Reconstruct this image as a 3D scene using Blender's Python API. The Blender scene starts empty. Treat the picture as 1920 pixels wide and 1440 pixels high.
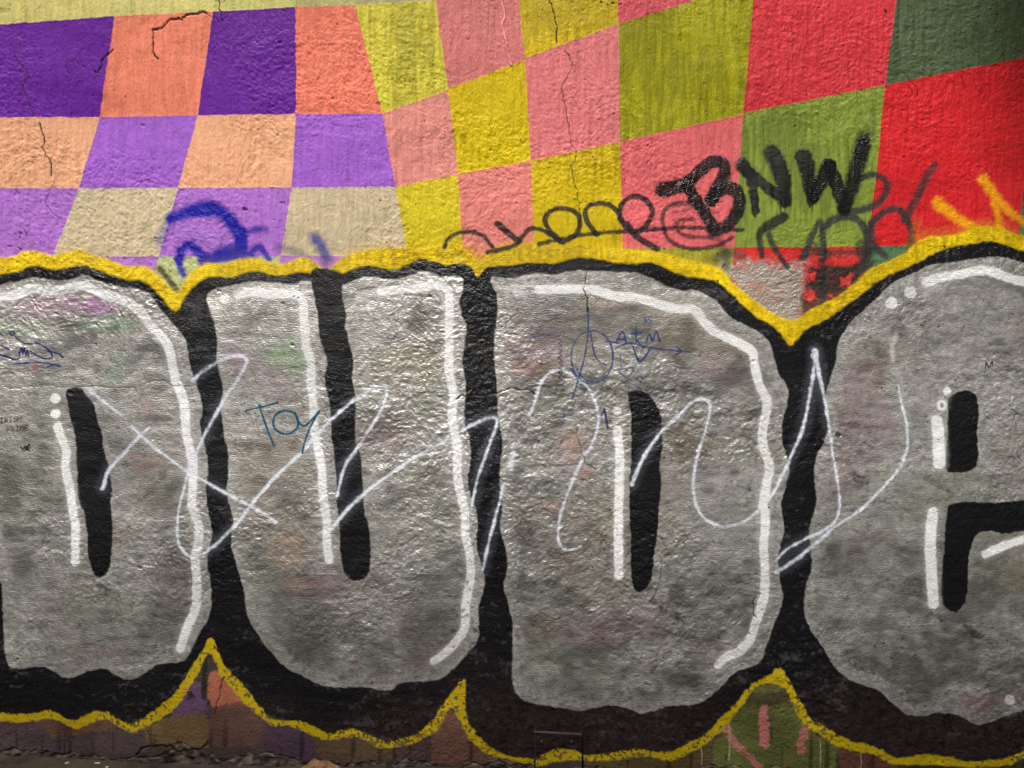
import bpy, math, random
import numpy as np
random.seed(5)
RNG = np.random.RandomState(11)
R = math.radians
PX = 1.0 / 600.0                      # one photograph pixel on the wall, in metres
scene = bpy.context.scene
COL = scene.collection

# ------------------------------------------------------------------ camera
cam_d = bpy.data.cameras.new('camera')
cam = bpy.data.objects.new('camera', cam_d)
COL.objects.link(cam)
cam.location = (0.0, -2.30, 1.20)
cam.rotation_euler = (R(90), 0, 0)
cam_d.sensor_fit = 'HORIZONTAL'
cam_d.angle = 2 * math.atan(960 / 1380.0)
cam_d.clip_start = 0.05
cam_d.clip_end = 1000
scene.camera = cam

# ------------------------------------------------------------------ light
SUN_EL, SUN_AZ = 54.0, -22.0          # azimuth measured from straight behind the camera, minus = left
world = bpy.data.worlds.new('World')
scene.world = world
world.use_nodes = True
wn = world.node_tree
for n in list(wn.nodes): wn.nodes.remove(n)
w_out = wn.nodes.new('ShaderNodeOutputWorld')
w_bg = wn.nodes.new('ShaderNodeBackground')
w_sky = wn.nodes.new('ShaderNodeTexSky')
w_sky.sky_type = 'NISHITA'
w_sky.sun_disc = False
w_sky.sun_elevation = R(SUN_EL)
w_sky.sun_rotation = R(180 - SUN_AZ)
w_sky.dust_density = 4.0
w_sky.air_density = 1.0
w_sky.ozone_density = 0.6
w_bg.inputs['Strength'].default_value = 0.05
wn.links.new(w_sky.outputs[0], w_bg.inputs['Color'])
wn.links.new(w_bg.outputs[0], w_out.inputs['Surface'])

sun_d = bpy.data.lights.new('sun', 'SUN')
sun = bpy.data.objects.new('sun', sun_d)
COL.objects.link(sun)
sun_d.energy = 4.2
sun_d.angle = R(7.0)
sun_d.color = (1.0, 0.965, 0.91)
el, az = R(SUN_EL), R(SUN_AZ)
sdir = np.array([math.sin(az) * math.cos(el), -math.cos(az) * math.cos(el), math.sin(el)])
from mathutils import Vector, Matrix
sun.rotation_euler = Vector(tuple(sdir)).to_track_quat('Z', 'Y').to_euler()
sun.location = (-2, -6, 8)

vs_ = scene.view_settings
vs_.view_transform = 'Standard'
vs_.look = 'None'
vs_.exposure = 0.25
vs_.gamma = 1.0
vs_.use_curve_mapping = False
scene.render.engine = 'CYCLES'
scene.cycles.filter_width = 1.0

# ------------------------------------------------------------------ the wall as a fine grid
def axis(a, b, step, far_lo, far_hi, g=1.05):
    mid = list(np.arange(a, b + 0.01, step))
    lo, s, x = [], step, a
    while x > far_lo:
        s *= g; x -= s; lo.append(x)
    hi, s, x = [], step, mid[-1]
    while x < far_hi:
        s *= g; x += s; hi.append(x)
    return np.array(lo[::-1] + mid + hi, dtype=np.float64)

US = axis(-40, 1960, 1.66, -5200, 7200)
VS = axis(-40, 1475, 1.66, -1100, 1560)
W, H = len(US), len(VS)
UU, VV = np.meshgrid(US, VS)
UU = UU.astype(np.float32); VV = VV.astype(np.float32)

def _taps(c, lam, off):
    t = c / lam + off
    i = np.floor(t).astype(np.int64); f = t - i
    w = [(1 - f) ** 3 / 6, (3 * f ** 3 - 6 * f ** 2 + 4) / 6, (-3 * f ** 3 + 3 * f ** 2 + 3 * f + 1) / 6, f ** 3 / 6]
    return i, w

def noise(lx, ly, seed):
    """smooth value noise (std about 1) on the wall grid, wavelengths in photo pixels"""
    r = np.random.RandomState(seed)
    N = 256
    T = r.randn(N, N).astype(np.float32)
    i, wx = _taps(US, lx, r.rand() * 50 + 3000)
    j, wy = _taps(VS, ly, r.rand() * 50 + 3000)
    A = sum(T[:, (i + k) % N] * wx[k].astype(np.float32)[None, :] for k in range(4))
    B = sum(A[(j + k) % N, :] * wy[k].astype(np.float32)[:, None] for k in range(4))
    return B * 2.1

def fbm(lx, ly, seed, octv=4, gain=0.55):
    s = 0; a = 1.0; n = 0
    for k in range(octv):
        s = s + a * noise(lx / 2 ** k, ly / 2 ** k, seed + k * 17); n += a * a; a *= gain
    return s / math.sqrt(n)

# warped noise: evaluate a table through displaced coordinates
def wnoise(lx, ly, du, dv, seed):
    r = np.random.RandomState(seed); N = 256
    T = r.randn(N, N).astype(np.float32)
    x = (UU + du) / lx + 3000.3; y = (VV + dv) / ly + 3000.7
    i = np.floor(x).astype(np.int32); j = np.floor(y).astype(np.int32)
    f = x - i; g = y - j
    f = f * f * (3 - 2 * f); g = g * g * (3 - 2 * g)
    i0 = i % N; i1 = (i + 1) % N; j0 = j % N; j1 = (j + 1) % N
    return ((T[j0, i0] * (1 - f) + T[j0, i1] * f) * (1 - g) + (T[j1, i0] * (1 - f) + T[j1, i1] * f) * g) * 1.5

def sstep(a, b, x):
    t = np.clip((x - a) / (b - a), 0, 1)
    return t * t * (3 - 2 * t)

def lin(c):
    c = np.array(c, dtype=np.float64) / 255.0
    return np.where(c <= 0.04045, c / 12.92, ((c + 0.055) / 1.055) ** 2.4)

# ------------------------------------------------------------------ object registry and paint state
THINGS = {}      # key -> (name, label, category, group)
PARTS = []       # index = id : (thing key, parent id or None, name, label)
def thing(key, name, label, cat, group=None): THINGS[key] = (name, label, cat, group); return key
def part(tkey, name, label=None, parent=None):
    PARTS.append((tkey, parent, name, label)); return len(PARTS) - 1

col = np.zeros((H, W, 3), np.float32)
met = np.zeros((H, W), np.float32)
rgh = np.full((H, W), 0.55, np.float32)
ids = np.zeros((H, W), np.int32)
hgt = np.zeros((H, W), np.float32)
WOB = 0.45 * noise(16, 16, 900) + 0.8 * noise(4, 4, 901)       # edges follow the grain of the plaster
fineN = noise(3.4, 3.4, 905)
midN = fbm(60, 60, 906, 4)
bigN = fbm(260, 220, 907, 3)

def cr(pts, sub=5, closed=False):
    P = np.array(pts, dtype=np.float64)
    n = len(P)
    if n < 3: return P
    out = []
    rng = range(n) if closed else range(n - 1)
    for i in rng:
        if closed: p0, p1, p2, p3 = P[(i - 1) % n], P[i], P[(i + 1) % n], P[(i + 2) % n]
        else: p0, p1, p2, p3 = P[max(i - 1, 0)], P[i], P[i + 1], P[min(i + 2, n - 1)]
        for k in range(sub):
            t = k / sub
            out.append(0.5 * ((2 * p1) + (-p0 + p2) * t + (2 * p0 - 5 * p1 + 4 * p2 - p3) * t * t + (-p0 + 3 * p1 - 3 * p2 + p3) * t ** 3))
    if not closed: out.append(P[-1])
    return np.array(out)

def box(x0, x1, y0, y1):
    a, b = np.searchsorted(US, [x0, x1]); c, d = np.searchsorted(VS, [y0, y1])
    return max(a - 1, 0), min(b + 1, W), max(c - 1, 0), min(d + 1, H)

def seg_field(pts, rad, pad):
    """min over segments of (distance - radius), clamped at pad; also the bbox slice"""
    P = np.asarray(pts, float); rad = np.asarray(rad, float)
    m = pad + rad.max()
    a, b, c, d = box(P[:, 0].min() - m, P[:, 0].max() + m, P[:, 1].min() - m, P[:, 1].max() + m)
    F = np.full((d - c, b - a), pad, np.float32)
    for k in range(len(P) - 1):
        p, q = P[k], P[k + 1]
        mm = pad + max(rad[k], rad[k + 1])
        a2, b2, c2, d2 = box(min(p[0], q[0]) - mm, max(p[0], q[0]) + mm, min(p[1], q[1]) - mm, max(p[1], q[1]) + mm)
        a2 = max(a2, a); b2 = min(b2, b); c2 = max(c2, c); d2 = min(d2, d)
        if b2 <= a2 or d2 <= c2: continue
        x = UU[c2:d2, a2:b2]; y = VV[c2:d2, a2:b2]
        e = q - p; L = float(e @ e) + 1e-9
        t = np.clip(((x - p[0]) * e[0] + (y - p[1]) * e[1]) / L, 0, 1)
        dd = np.hypot(x - p[0] - t * e[0], y - p[1] - t * e[1]) - (rad[k] + t * (rad[k + 1] - rad[k]))
        V = F[c2 - c:d2 - c, a2 - a:b2 - a]
        np.minimum(V, dd, out=V)
    return F, (slice(c, d), slice(a, b))

def poly_field(pts, pad=6.0):
    P = np.asarray(pts, float)
    C = np.vstack([P, P[:1]])
    F, sl = seg_field(C, np.zeros(len(C)), pad)
    c, a = sl[0].start, sl[1].start
    ys = VS[sl[0]]; xs = US[sl[1]]
    cnt = np.zeros((len(ys), len(xs) + 1), np.int32)
    for k in range(len(C) - 1):
        (x0, y0), (x1, y1) = C[k], C[k + 1]
        if y0 == y1: continue
        if y0 > y1: x0, y0, x1, y1 = x1, y1, x0, y0
        r0, r1 = np.searchsorted(ys, [y0, y1])
        if r1 <= r0: continue
        rows = np.arange(r0, r1)
        xx = x0 + (ys[rows] - y0) * (x1 - x0) / (y1 - y0)
        np.add.at(cnt, (rows, np.searchsorted(xs, xx)), 1)
    ins = (np.cumsum(cnt, 1)[:, :-1] % 2) == 1
    return np.where(ins, -F, F), sl

def lay(F, sl, color, soft=1.3, op=1.0, pid=None, m=0.0, r=0.5, wob=0.6, thr=0.5, shift=0.0, amask=None, var=0.05, raise_=0.0):
    f = F + WOB[sl] * wob + shift
    al = (1 - sstep(-soft, soft, f)) * op
    if amask is not None: al = al * (amask[sl] if amask.shape == col.shape[:2] else amask)
    c = np.array(lin(color), np.float32)[None, None, :] * (1 + var * midN[sl][..., None])
    A = al[..., None]
    col[sl] = col[sl] * (1 - A) + np.clip(c, 0.002, 1) * A
    met[sl] = met[sl] * (1 - al) + m * al
    rgh[sl] = rgh[sl] * (1 - al) + r * al
    if raise_: hgt[sl] += raise_ * al
    if pid is not None:
        I = ids[sl]; I[al > thr * max(op, 1e-3)] = pid
    return al

def stroke(pts, w, color, soft=1.3, op=1.0, pid=None, smooth=True, taper=(0, 0), **kw):
    P = cr(pts) if smooth and len(pts) > 2 else np.asarray(pts, float)
    n = len(P)
    if np.isscalar(w): rad = np.full(n, w / 2.0)
    else: rad = np.interp(np.linspace(0, 1, n), np.linspace(0, 1, len(w)), np.asarray(w) / 2.0)
    F, sl = seg_field(P, rad, soft + 3 + 3 * kw.get('wob', 0.6))
    am = kw.pop('amask', None)
    return lay(F, sl, color, soft, op, pid, amask=am, **kw)

def fill(pts, color, soft=1.3, smooth=False, pid=None, pad=6.0, **kw):
    P = cr(pts, 5, True) if smooth else np.asarray(pts, float)
    F, sl = poly_field(P, max(pad, soft + 4))
    lay(F, sl, color, soft, pid=pid, **kw)
    return F, sl

def blob(x, y, rx, ry, color, op, soft=0.7, ang=0.0, n=0.35, mask=None):
    m = max(rx, ry) * 2.0
    a, b, c, d = box(x - m, x + m, y - m, y + m)
    sl = (slice(c, d), slice(a, b))
    dx = UU[sl] - x; dy = VV[sl] - y
    ca, sa = math.cos(R(ang)), math.sin(R(ang))
    q = np.hypot((dx * ca + dy * sa) / rx, (-dx * sa + dy * ca) / ry) + n * midN[sl] * 0.6 + n * 0.35 * STREAK[sl]
    al = (1 - sstep(1 - soft, 1 + soft * 0.5, q)) * op
    al = al * np.clip(0.66 + 0.28 * STREAK[sl] + 0.32 * GRAIN[sl], 0.03, 1)
    if mask is not None: al = al * mask[sl]
    A = al[..., None]
    col[sl] = col[sl] * (1 - A) + np.array(lin(color), np.float32) * A
    met[sl] = met[sl] * (1 - al * 0.5)

WU0 = 6 * noise(90, 90, 926) + 2.2 * noise(19, 19, 927); WV0 = 6 * noise(90, 90, 928) + 2.2 * noise(19, 19, 929)
STREAK = wnoise(40, 11, WU0, WV0, 930) * 0.7 + wnoise(18, 6, WU0, WV0, 931) * 0.5
GRAIN = wnoise(7, 5.2, WU0, WV0, 935) * 0.7 + wnoise(3.4, 3.0, WU0, WV0, 936) * 0.6
VFINE = noise(3.2, 34, 940) * 0.6 + noise(5.5, 70, 941) * 0.45 + noise(2.4, 14, 942) * 0.5
VSTREAK = noise(7, 80, 933) * 0.7 + noise(4, 40, 934) * 0.6

# ------------------------------------------------------------------ things painted on the wall
thing('wall', 'plaster_wall', 'rough cracked plaster wall under all the paint, bare at its crumbling foot', 'wall')
thing('mural', 'checkered_mural', 'warped checkerboard mural in purple, coral, yellow, pink, green and red', 'mural')
thing('piece', 'graffiti_lettering', 'big silver bubble letters spelling DUDE with black and yellow outlines', 'graffiti')
thing('bnw', 'spray_tag', 'fat glossy black spray letters BNW', 'graffiti tag')
thing('grey', 'spray_tag', 'thin faded charcoal spray tag below BNW across green and red checks', 'graffiti tag')
thing('loops', 'spray_tag', 'row of thin black looping letters above the yellow outline', 'graffiti tag')
thing('blue', 'spray_tag', 'fuzzy ultramarine blue spray scribble on violet check', 'graffiti tag')
thing('orange', 'spray_tag', 'fuzzy orange spray strokes on the red check', 'graffiti tag')
thing('white', 'spray_tag', 'long thin white spray scrawl running across all the silver letters', 'graffiti tag')
thing('diag', 'marker_scribble', 'blue marker circle with small writing and arrow on second letter D', 'marker writing')
thing('toy', 'marker_word', 'teal marker word Toy on the letter U', 'marker writing')
thing('scrawl', 'marker_scribble', 'dark blue marker scrawl with an underlining arrow on first letter D', 'marker writing')
thing('irish', 'marker_word', 'tiny brown marker words IRISH PRIDE', 'marker writing')
thing('inkblot', 'marker_scribble', 'tiny black ink scribble under the words IRISH PRIDE', 'marker writing')
thing('mm', 'marker_letter', 'tiny black marker letter M on the letter E', 'marker writing')
thing('jk', 'marker_scribble', 'tiny black marker initials on faded purple paint below the yellow outline', 'marker writing')
thing('plate', 'cover_plate', 'small bolted metal cover plate painted over at the wall foot', 'cover plate')
WALL = part('wall', 'wall_face')

# ---- bare wall base coat
col[:] = np.array(lin((78, 66, 62)), np.float32) * (1 + 0.16 * midN + 0.10 * bigN + 0.08 * STREAK)[..., None]
rgh[:] = 0.75

# ---- checks
CX = {
 -2: [(-400, -90), (-260, -150), (40, -220), (220, -245), (352, -275), (520, -330)],
 -1: [(-400, 120), (-260, 62), (40, -8), (220, -32), (352, -62), (520, -118)],
 0: [(-400, 330), (-260, 275), (31, 215), (217, 183), (352, 145), (478, 97), (520, 80)],
 1: [(-400, 450), (-260, 432), (22, 400), (216, 370), (352, 333), (480, 297), (540, 280)],
 2: [(-400, 548), (-260, 552), (14, 555), (215, 556), (352, 547), (480, 527), (540, 515)],
 3: [(-400, 520), (-260, 580), (12, 667), (214, 718), (351, 742), (465, 763), (540, 775)],
 4: [(-400, 740), (-260, 770), (3, 818), (167, 841), (327, 859), (465, 868), (540, 872)],
 5: [(-400, 925), (-260, 940), (0, 973), (112, 985), (302, 996), (465, 1003), (540, 1006)],
 6: [(-400, 1150), (-260, 1152), (0, 1157), (48, 1160), (267, 1163), (465, 1168), (540, 1170)],
 7: [(-400, 1450), (-260, 1437), (0, 1413), (213, 1393), (465, 1377), (540, 1370)],
 8: [(-400, 1740), (-260, 1718), (0, 1682), (160, 1660), (460, 1628), (620, 1612)],
 9: [(-400, 2040), (-260, 2010), (108, 1947), (300, 1927), (400, 1914), (620, 1890)],
 10: [(-400, 2350), (-260, 2310), (100, 2240), (400, 2200), (620, 2160)],
}
for k_ in (-3, -4, -5): CX[k_] = [(y, x - 215) for y, x in CX[k_ + 1]]
for k_ in (11, 12): CX[k_] = [(y, x + 290) for y, x in CX[k_ - 1]]
def cx(i, y):
    a = np.array(CX[i], float); return float(np.interp(y, a[:, 0], a[:, 1]))
PU, PU2 = (106, 30, 156), (102, 28, 150)
CO, CO2 = (243, 138, 110), (238, 126, 102)
PE, VI, VI2 = (240, 176, 136), (164, 100, 208), (180, 118, 212)
BE = (212, 194, 160)
PALE = (214, 202, 122)
COLS = {
 (-2, -1): ([(-260, -260), (-110, -110), (48, 46), (221, 221), (352, 352), (482, 482), (520, 520)], [CO, PALE, CO, VI, BE, VI2]),
 (-1, 0): ([(-260, -260), (-110, -120), (45, 31), (220, 217), (352, 352), (482, 482), (520, 520)], [PU, PALE, PU, PE, VI2, BE]),
 (0, 1): ([(-260, -260), (-120, -130), (31, 22), (217, 216), (352, 352), (480, 481), (530, 530)], [CO, (216, 205, 125), CO, VI, BE, VI2]),
 (1, 2): ([(-260, -260), (-130, -140), (22, 14), (216, 215), (352, 352), (481, 481), (560, 560)], [PU, (205, 200, 118), PU2, PE, VI2, (190, 196, 140)]),
 (2, 3): ([(-260, -260), (-140, -145), (14, 12), (215, 214), (352, 351), (480, 480), (560, 560)], [CO, (186, 180, 116), CO2, VI, BE, VI2]),
 (3, 4): ([(-260, -260), (-145, -155), (12, 4), (213, 170), (351, 327), (540, 540)], [PU, (180, 172, 112), (212, 200, 62), (226, 144, 134), (218, 198, 40)]),
 (4, 5): ([(-260, -260), (-80, -120), (167, 115), (327, 302), (540, 540)], [(198, 182, 60), (212, 122, 118), (216, 188, 10), (230, 134, 126)]),
 (5, 6): ([(-260, -260), (-120, -190), (112, 48), (302, 267), (540, 540)], [(212, 110, 110), (210, 182, 10), (228, 126, 128), (210, 182, 16)]),
 (6, 7): ([(-260, -290), (-190, -260), (48, -34), (267, 216), (467, 466), (540, 540)], [(150, 150, 16), (206, 84, 92), (164, 160, 14), (230, 108, 112), (168, 166, 52)]),
 (7, 8): ([(-300, -330), (-40, -90), (214, 160), (465, 463), (600, 600)], [(70, 110, 76), (208, 54, 64), (134, 152, 60), (216, 52, 52)]),
 (8, 9): ([(-330, -360), (-90, -150), (160, 103), (463, 455), (600, 600)], [(206, 46, 54), (82, 98, 68), (212, 38, 44), (74, 118, 84)]),
 (9, 10): ([(-360, -390), (-150, -200), (103, 50), (380, 360), (620, 620)], [(82, 98, 68), (206, 46, 54), (60, 96, 70), (70, 116, 80)]),
}
for k_, src in ((-3, (-1, 0)), (-4, (-2, -1)), (-5, (-1, 0))): COLS[(k_, k_ + 1)] = (COLS[(-2, -1)][0], COLS[src][1])
COLS[(10, 11)] = ([(a - 55, b - 55) for a, b in COLS[(9, 10)][0][:-1]] + [(640, 640)], COLS[(8, 9)][1])
COLS[(11, 12)] = ([(a - 110, b - 110) for a, b in COLS[(9, 10)][0][:-1]] + [(640, 640)], COLS[(9, 10)][1])
edge_ridge = np.zeros((H, W), np.float32)
for (i, j), (rows, cols) in COLS.items():
    for k, c in enumerate(cols):
        (a0, b0), (a1, b1) = rows[k], rows[k + 1]
        L = [(cx(i, y), y) for y in np.linspace(a0, a1, 5)]
        Rr = [(cx(j, y), y) for y in np.linspace(b1, b0, 5)]
        if a1 < -120: continue
        pid = part('mural', 'check')
        F, sl = fill(L + Rr, c, soft=0.9, pid=pid, shift=-0.6, wob=0.5, r=0.46, var=0.035)
        # weathering: dark vertical roller streaks, heavier on yellows and greens
        yel = 1.0 if (c[2] < 80 and c[1] > 90) else (0.5 if c[1] > 100 else 0.3)
        ins = 1 - sstep(-1, 1, F)
        dk = sstep(-0.3, 2.2, 0.7 * VFINE[sl] + 0.8 * bigN[sl] + 0.6 * midN[sl]) * 0.34 * yel * ins
        col[sl] *= (1 - dk)[..., None]
        lt = sstep(0.6, 2.4, VFINE[sl] * 0.6 + noise(13, 40, 300 + pid)[sl] * 0.8) * 0.14 * ins
        col[sl] = col[sl] * (1 - lt[..., None]) + np.minimum(col[sl] * 1.5 + 0.03, 0.95) * lt[..., None]
        edge_ridge[sl] = np.maximum(edge_ridge[sl], np.exp(-(np.abs(F) / 1.6) ** 2))

# beyond the mural: plain dull limewash
out = np.maximum(sstep(40, 260, -UU - 200), sstep(0, 200, UU - 2240)) * 0 

# ---- older paint peeping out of the V gaps
fill([(1345, 496), (1400, 486), (1455, 494), (1512, 488), (1508, 585), (1480, 630), (1390, 560)], (186, 176, 164), soft=15, wob=6, op=0.97, m=0.4, r=0.3, pid=WALL)
blob(1415, 540, 34, 13, (214, 120, 104), 0.7); blob(1385, 503, 26, 9, (220, 110, 104), 0.6); blob(1440, 560, 30, 12, (206, 150, 130), 0.5)
# ---- spray tags that lie under the yellow outline
BLK = (30, 28, 30)
g = part('grey', 'smudge')
GR = (50, 50, 50)
def gs(p, w, op=0.92, soft=3.2, c=GR): stroke(p, w, c, soft=soft, op=op, pid=part('grey', 'stroke'), r=0.5, thr=0.45)
fill([(1518, 500), (1560, 500), (1640, 490), (1600, 540), (1520, 600), (1506, 560)], (50, 48, 44), soft=8, wob=2.5, op=0.93, pid=g)
for P_, w_k in (([(1500, 480), (1530, 468), (1546, 478)], 16), ([(1541, 470), (1542, 520), (1545, 570)], 15), ([(1616, 466), (1622, 490), (1600, 520)], 26), ([(1510, 507), (1560, 505), (1612, 510)], 8), ([(1515, 536), (1560, 538), (1590, 548)], 9), ([(1508, 560), (1512, 600)], 14)):
    stroke(P_, w_k, (46, 46, 43), soft=6, op=0.85, pid=g, wob=2.0)
for P_ in ([(1555, 474), (1606, 474), (1603, 500), (1560, 498)], [(1513, 468), (1535, 470), (1531, 492), (1515, 495)], [(1510, 505), (1534, 506), (1529, 533), (1511, 535)], [(1572, 521), (1606, 508), (1596, 536), (1575, 541)], [(1506, 546), (1530, 542), (1533, 561), (1508, 568)], [(1549, 551), (1567, 548), (1562, 562), (1551, 563)], [(1400, 470), (1432, 470), (1436, 488), (1408, 490)], [(1442, 470), (1470, 470), (1462, 492), (1444, 490)]):
    q_ = np.array(P_, float); q_ = q_.mean(0) + (q_ - q_.mean(0)) * 0.74
    fill(q_, (228, 66, 60), soft=3.0, wob=3.2, op=0.9, r=0.45)
stroke([(1340, 486), (1366, 474), (1392, 482)], 14, (60, 58, 50), soft=8, op=0.7, pid=g)
gs([(1427, 480), (1423, 440), (1440, 424), (1468, 408)], [10, 12, 20, 20], 0.94, 3, (36, 34, 34))
gs([(1440, 440), (1449, 463), (1462, 482), (1475, 500)], 11)
gs([(1505, 482), (1525, 436), (1537, 416), (1541, 440), (1544, 472)], 13)
gs([(1543, 430), (1562, 412), (1597, 407), (1621, 428), (1628, 465), (1618, 500)], 15)
gs([(1588, 398), (1620, 393), (1647, 380), (1663, 357), (1656, 337), (1633, 328), (1612, 334)], 13)
gs([(1633, 420), (1657, 398), (1683, 392), (1700, 410), (1711, 440), (1704, 478)], 14)
gs([(1697, 412), (1717, 373), (1739, 328), (1753, 309)], [17, 15, 14, 12], 0.84, 3.6)
gs([(1633, 420), (1638, 456), (1660, 480)], 13)
gs([(1512, 476), (1580, 474), (1640, 470)], 12, 0.7, 5)

def bs(p, w, op=0.92, soft=6.0, c=(2, 0, 160), wob=1.2): stroke(p, np.asarray(w, float) * 1.22 if not np.isscalar(w) else w * 1.22, c, soft=soft, op=op, pid=part('blue', 'stroke'), r=0.5, wob=wob, thr=0.5)
bs([(300, 452), (306, 432), (320, 412)], 18, 0.5, 9, (50, 60, 160))
bs([(318, 410), (350, 397), (393, 391), (420, 403), (443, 430), (454, 466)], [16, 20, 26, 22, 20, 19], 1.0, 7)
bs([(452, 440), (470, 432), (495, 428)], 10, 0.85, 7)
bs([(450, 436), (453, 466)], 19, 1.0, 3)
bs([(395, 484), (430, 470), (470, 484)], 22, 0.85, 8)
bs([(335, 486), (340, 468), (352, 458), (364, 466), (378, 478)], 15, 0.95, 4)
bs([(333, 487), (337, 500), (344, 515)], 12, 0.95, 3.5)
bs([(378, 490), (410, 482), (440, 478), (466, 478)], 16, 0.95, 5)
bs([(466, 482), (476, 466), (488, 464), (502, 484)], 11, 0.92, 4)
bs([(520, 462), (545, 468), (575, 482)], 10, 0.5, 8, (50, 60, 130))
bs([(590, 446), (600, 460), (612, 486)], 15, 0.85, 9, (40, 55, 150))
bs([(340, 430), (380, 450), (430, 445)], 30, 0.14, 14, (70, 60, 170))
stroke([(297, 503), (312, 520), (333, 546)], 11, (44, 46, 30), soft=4, op=0.85, pid=WALL)

def os_(p, w, op=0.95, soft=7): stroke(p, w, (246, 166, 4), soft=soft, op=op, pid=part('orange', 'stroke'), r=0.45, wob=1.2)
os_([(1758, 381), (1793, 407), (1838, 434)], [20, 18, 12])
os_([(1846, 337), (1867, 368), (1893, 398), (1930, 424)], [20, 17, 13, 13])
os_([(1864, 380), (1872, 410), (1876, 440)], 11)
stroke([(1720, 415), (1718, 440)], 14, (226, 120, 30), soft=10, op=0.4)

# ---- the big piece: yellow outline, black ground, silver letters
YU_hi = [(-98, 1260), (-104, 1000), (-107, 740), (-96, 565), (-62, 492), (-20, 484), (20, 480), (50, 468), (82, 474), (100, 478), (120, 472), (143, 467), (177, 479), (193, 482), (233, 497), (277, 500), (302, 522), (330, 548), (353, 513), (387, 493), (420, 495), (447, 485), (477, 482), (520, 495), (560, 483), (583, 485), (611, 505), (640, 484), (667, 471), (723, 464), (768, 464), (800, 463), (835, 467), (873, 468), (897, 488), (925, 474), (950, 466), (973, 460), (1000, 456), (1040, 464), (1098, 456), (1140, 464), (1173, 468), (1230, 472), (1285, 486), (1347, 502), (1370, 526), (1393, 547), (1423, 570), (1453, 590), (1489, 600), (1520, 581), (1557, 563), (1593, 540), (1627, 508), (1660, 493), (1697, 474), (1720, 454), (1747, 443), (1790, 441), (1820, 430), (1853, 425), (1880, 430), (1920, 443), (1970, 450), (2040, 470), (2100, 520), (2140, 600), (2152, 720), (2157, 950), (2165, 1200)]
YU_lo = [(-72, 1250), (-78, 1000), (-80, 750), (-70, 590), (-46, 526), (-20, 516), (0, 512), (33, 507), (60, 497), (100, 505), (147, 497), (180, 505), (233, 523), (267, 526), (293, 547), (328, 584), (345, 556), (367, 533), (393, 518), (433, 520), (473, 508), (520, 517), (560, 510), (593, 517), (613, 534), (640, 514), (670, 500), (700, 498), (737, 504), (767, 493), (783, 484), (807, 487), (837, 497), (857, 492), (882, 498), (895, 518), (913, 500), (953, 497), (990, 492), (1040, 493), (1083, 483), (1130, 487), (1170, 495), (1217, 493), (1247, 502), (1280, 517), (1310, 521), (1340, 527), (1367, 547), (1393, 573), (1423, 597), (1457, 618), (1481, 648), (1507, 620), (1540, 603), (1573, 583), (1607, 558), (1633, 537), (1663, 517), (1697, 503), (1727, 488), (1745, 478), (1780, 464), (1820, 457), (1853, 452), (1887, 460), (1920, 472), (1970, 482), (2030, 500), (2080, 550), (2110, 620), (2122, 720), (2128, 950), (2140, 1200)]
YB_hi = [(-72, 1250), (-56, 1312), (-30, 1338), (0, 1337), (30, 1338), (60, 1338), (90, 1333), (110, 1340), (133, 1350), (157, 1343), (177, 1335), (200, 1335), (220, 1347), (240, 1355), (260, 1350), (293, 1330), (327, 1300), (353, 1260), (373, 1230), (395, 1198), (410, 1227), (427, 1257), (460, 1290), (483, 1320), (507, 1343), (533, 1350), (567, 1353), (600, 1368), (623, 1375), (640, 1370), (663, 1367), (690, 1377), (713, 1388), (733, 1390), (767, 1382), (793, 1368), (817, 1343), (833, 1317), (853, 1293), (872, 1275), (873, 1337), (887, 1367), (907, 1390), (930, 1407), (960, 1418), (1002, 1420), (1023, 1408), (1040, 1403), (1067, 1403), (1088, 1408), (1097, 1413), (1123, 1415), (1157, 1410), (1200, 1405), (1227, 1408), (1257, 1410), (1280, 1401), (1307, 1387), (1330, 1373), (1353, 1347), (1383, 1317), (1410, 1283), (1437, 1270), (1462, 1253), (1480, 1277), (1500, 1313), (1520, 1347), (1547, 1363), (1573, 1380), (1607, 1393), (1643, 1402), (1677, 1420), (1707, 1420), (1737, 1417), (1773, 1420), (1820, 1428), (1853, 1427), (1887, 1423), (1920, 1410), (1980, 1400), (2060, 1370), (2110, 1300), (2140, 1200)]
YB_lo = [(-98, 1260), (-82, 1335), (-45, 1362), (0, 1350), (40, 1355), (83, 1348), (110, 1350), (133, 1365), (147, 1367), (173, 1355), (200, 1348), (227, 1363), (253, 1372), (283, 1357), (317, 1337), (340, 1313), (367, 1270), (391, 1226), (410, 1260), (430, 1287), (457, 1317), (487, 1343), (513, 1360), (550, 1363), (587, 1378), (610, 1387), (640, 1384), (663, 1382), (690, 1390), (710, 1402), (737, 1402), (773, 1395), (800, 1382), (820, 1370), (833, 1347), (847, 1328), (863, 1357), (883, 1387), (907, 1410), (930, 1418), (953, 1422), (1000, 1436), (1033, 1427), (1067, 1422), (1088, 1423), (1100, 1427), (1140, 1427), (1207, 1420), (1257, 1427), (1280, 1419), (1323, 1397), (1357, 1367), (1387, 1330), (1413, 1293), (1440, 1283), (1467, 1288), (1477, 1297), (1487, 1323), (1507, 1357), (1533, 1377), (1567, 1397), (1607, 1408), (1640, 1415), (1670, 1433), (1703, 1435), (1773, 1435), (1820, 1441), (1867, 1438), (1900, 1433), (1920, 1422), (1980, 1412), (2075, 1385), (2130, 1310), (2165, 1200)]
yuh, yul, ybh, ybl = cr(YU_hi, 4), cr(YU_lo, 4), cr(YB_hi, 4), cr(YB_lo, 4)

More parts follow.
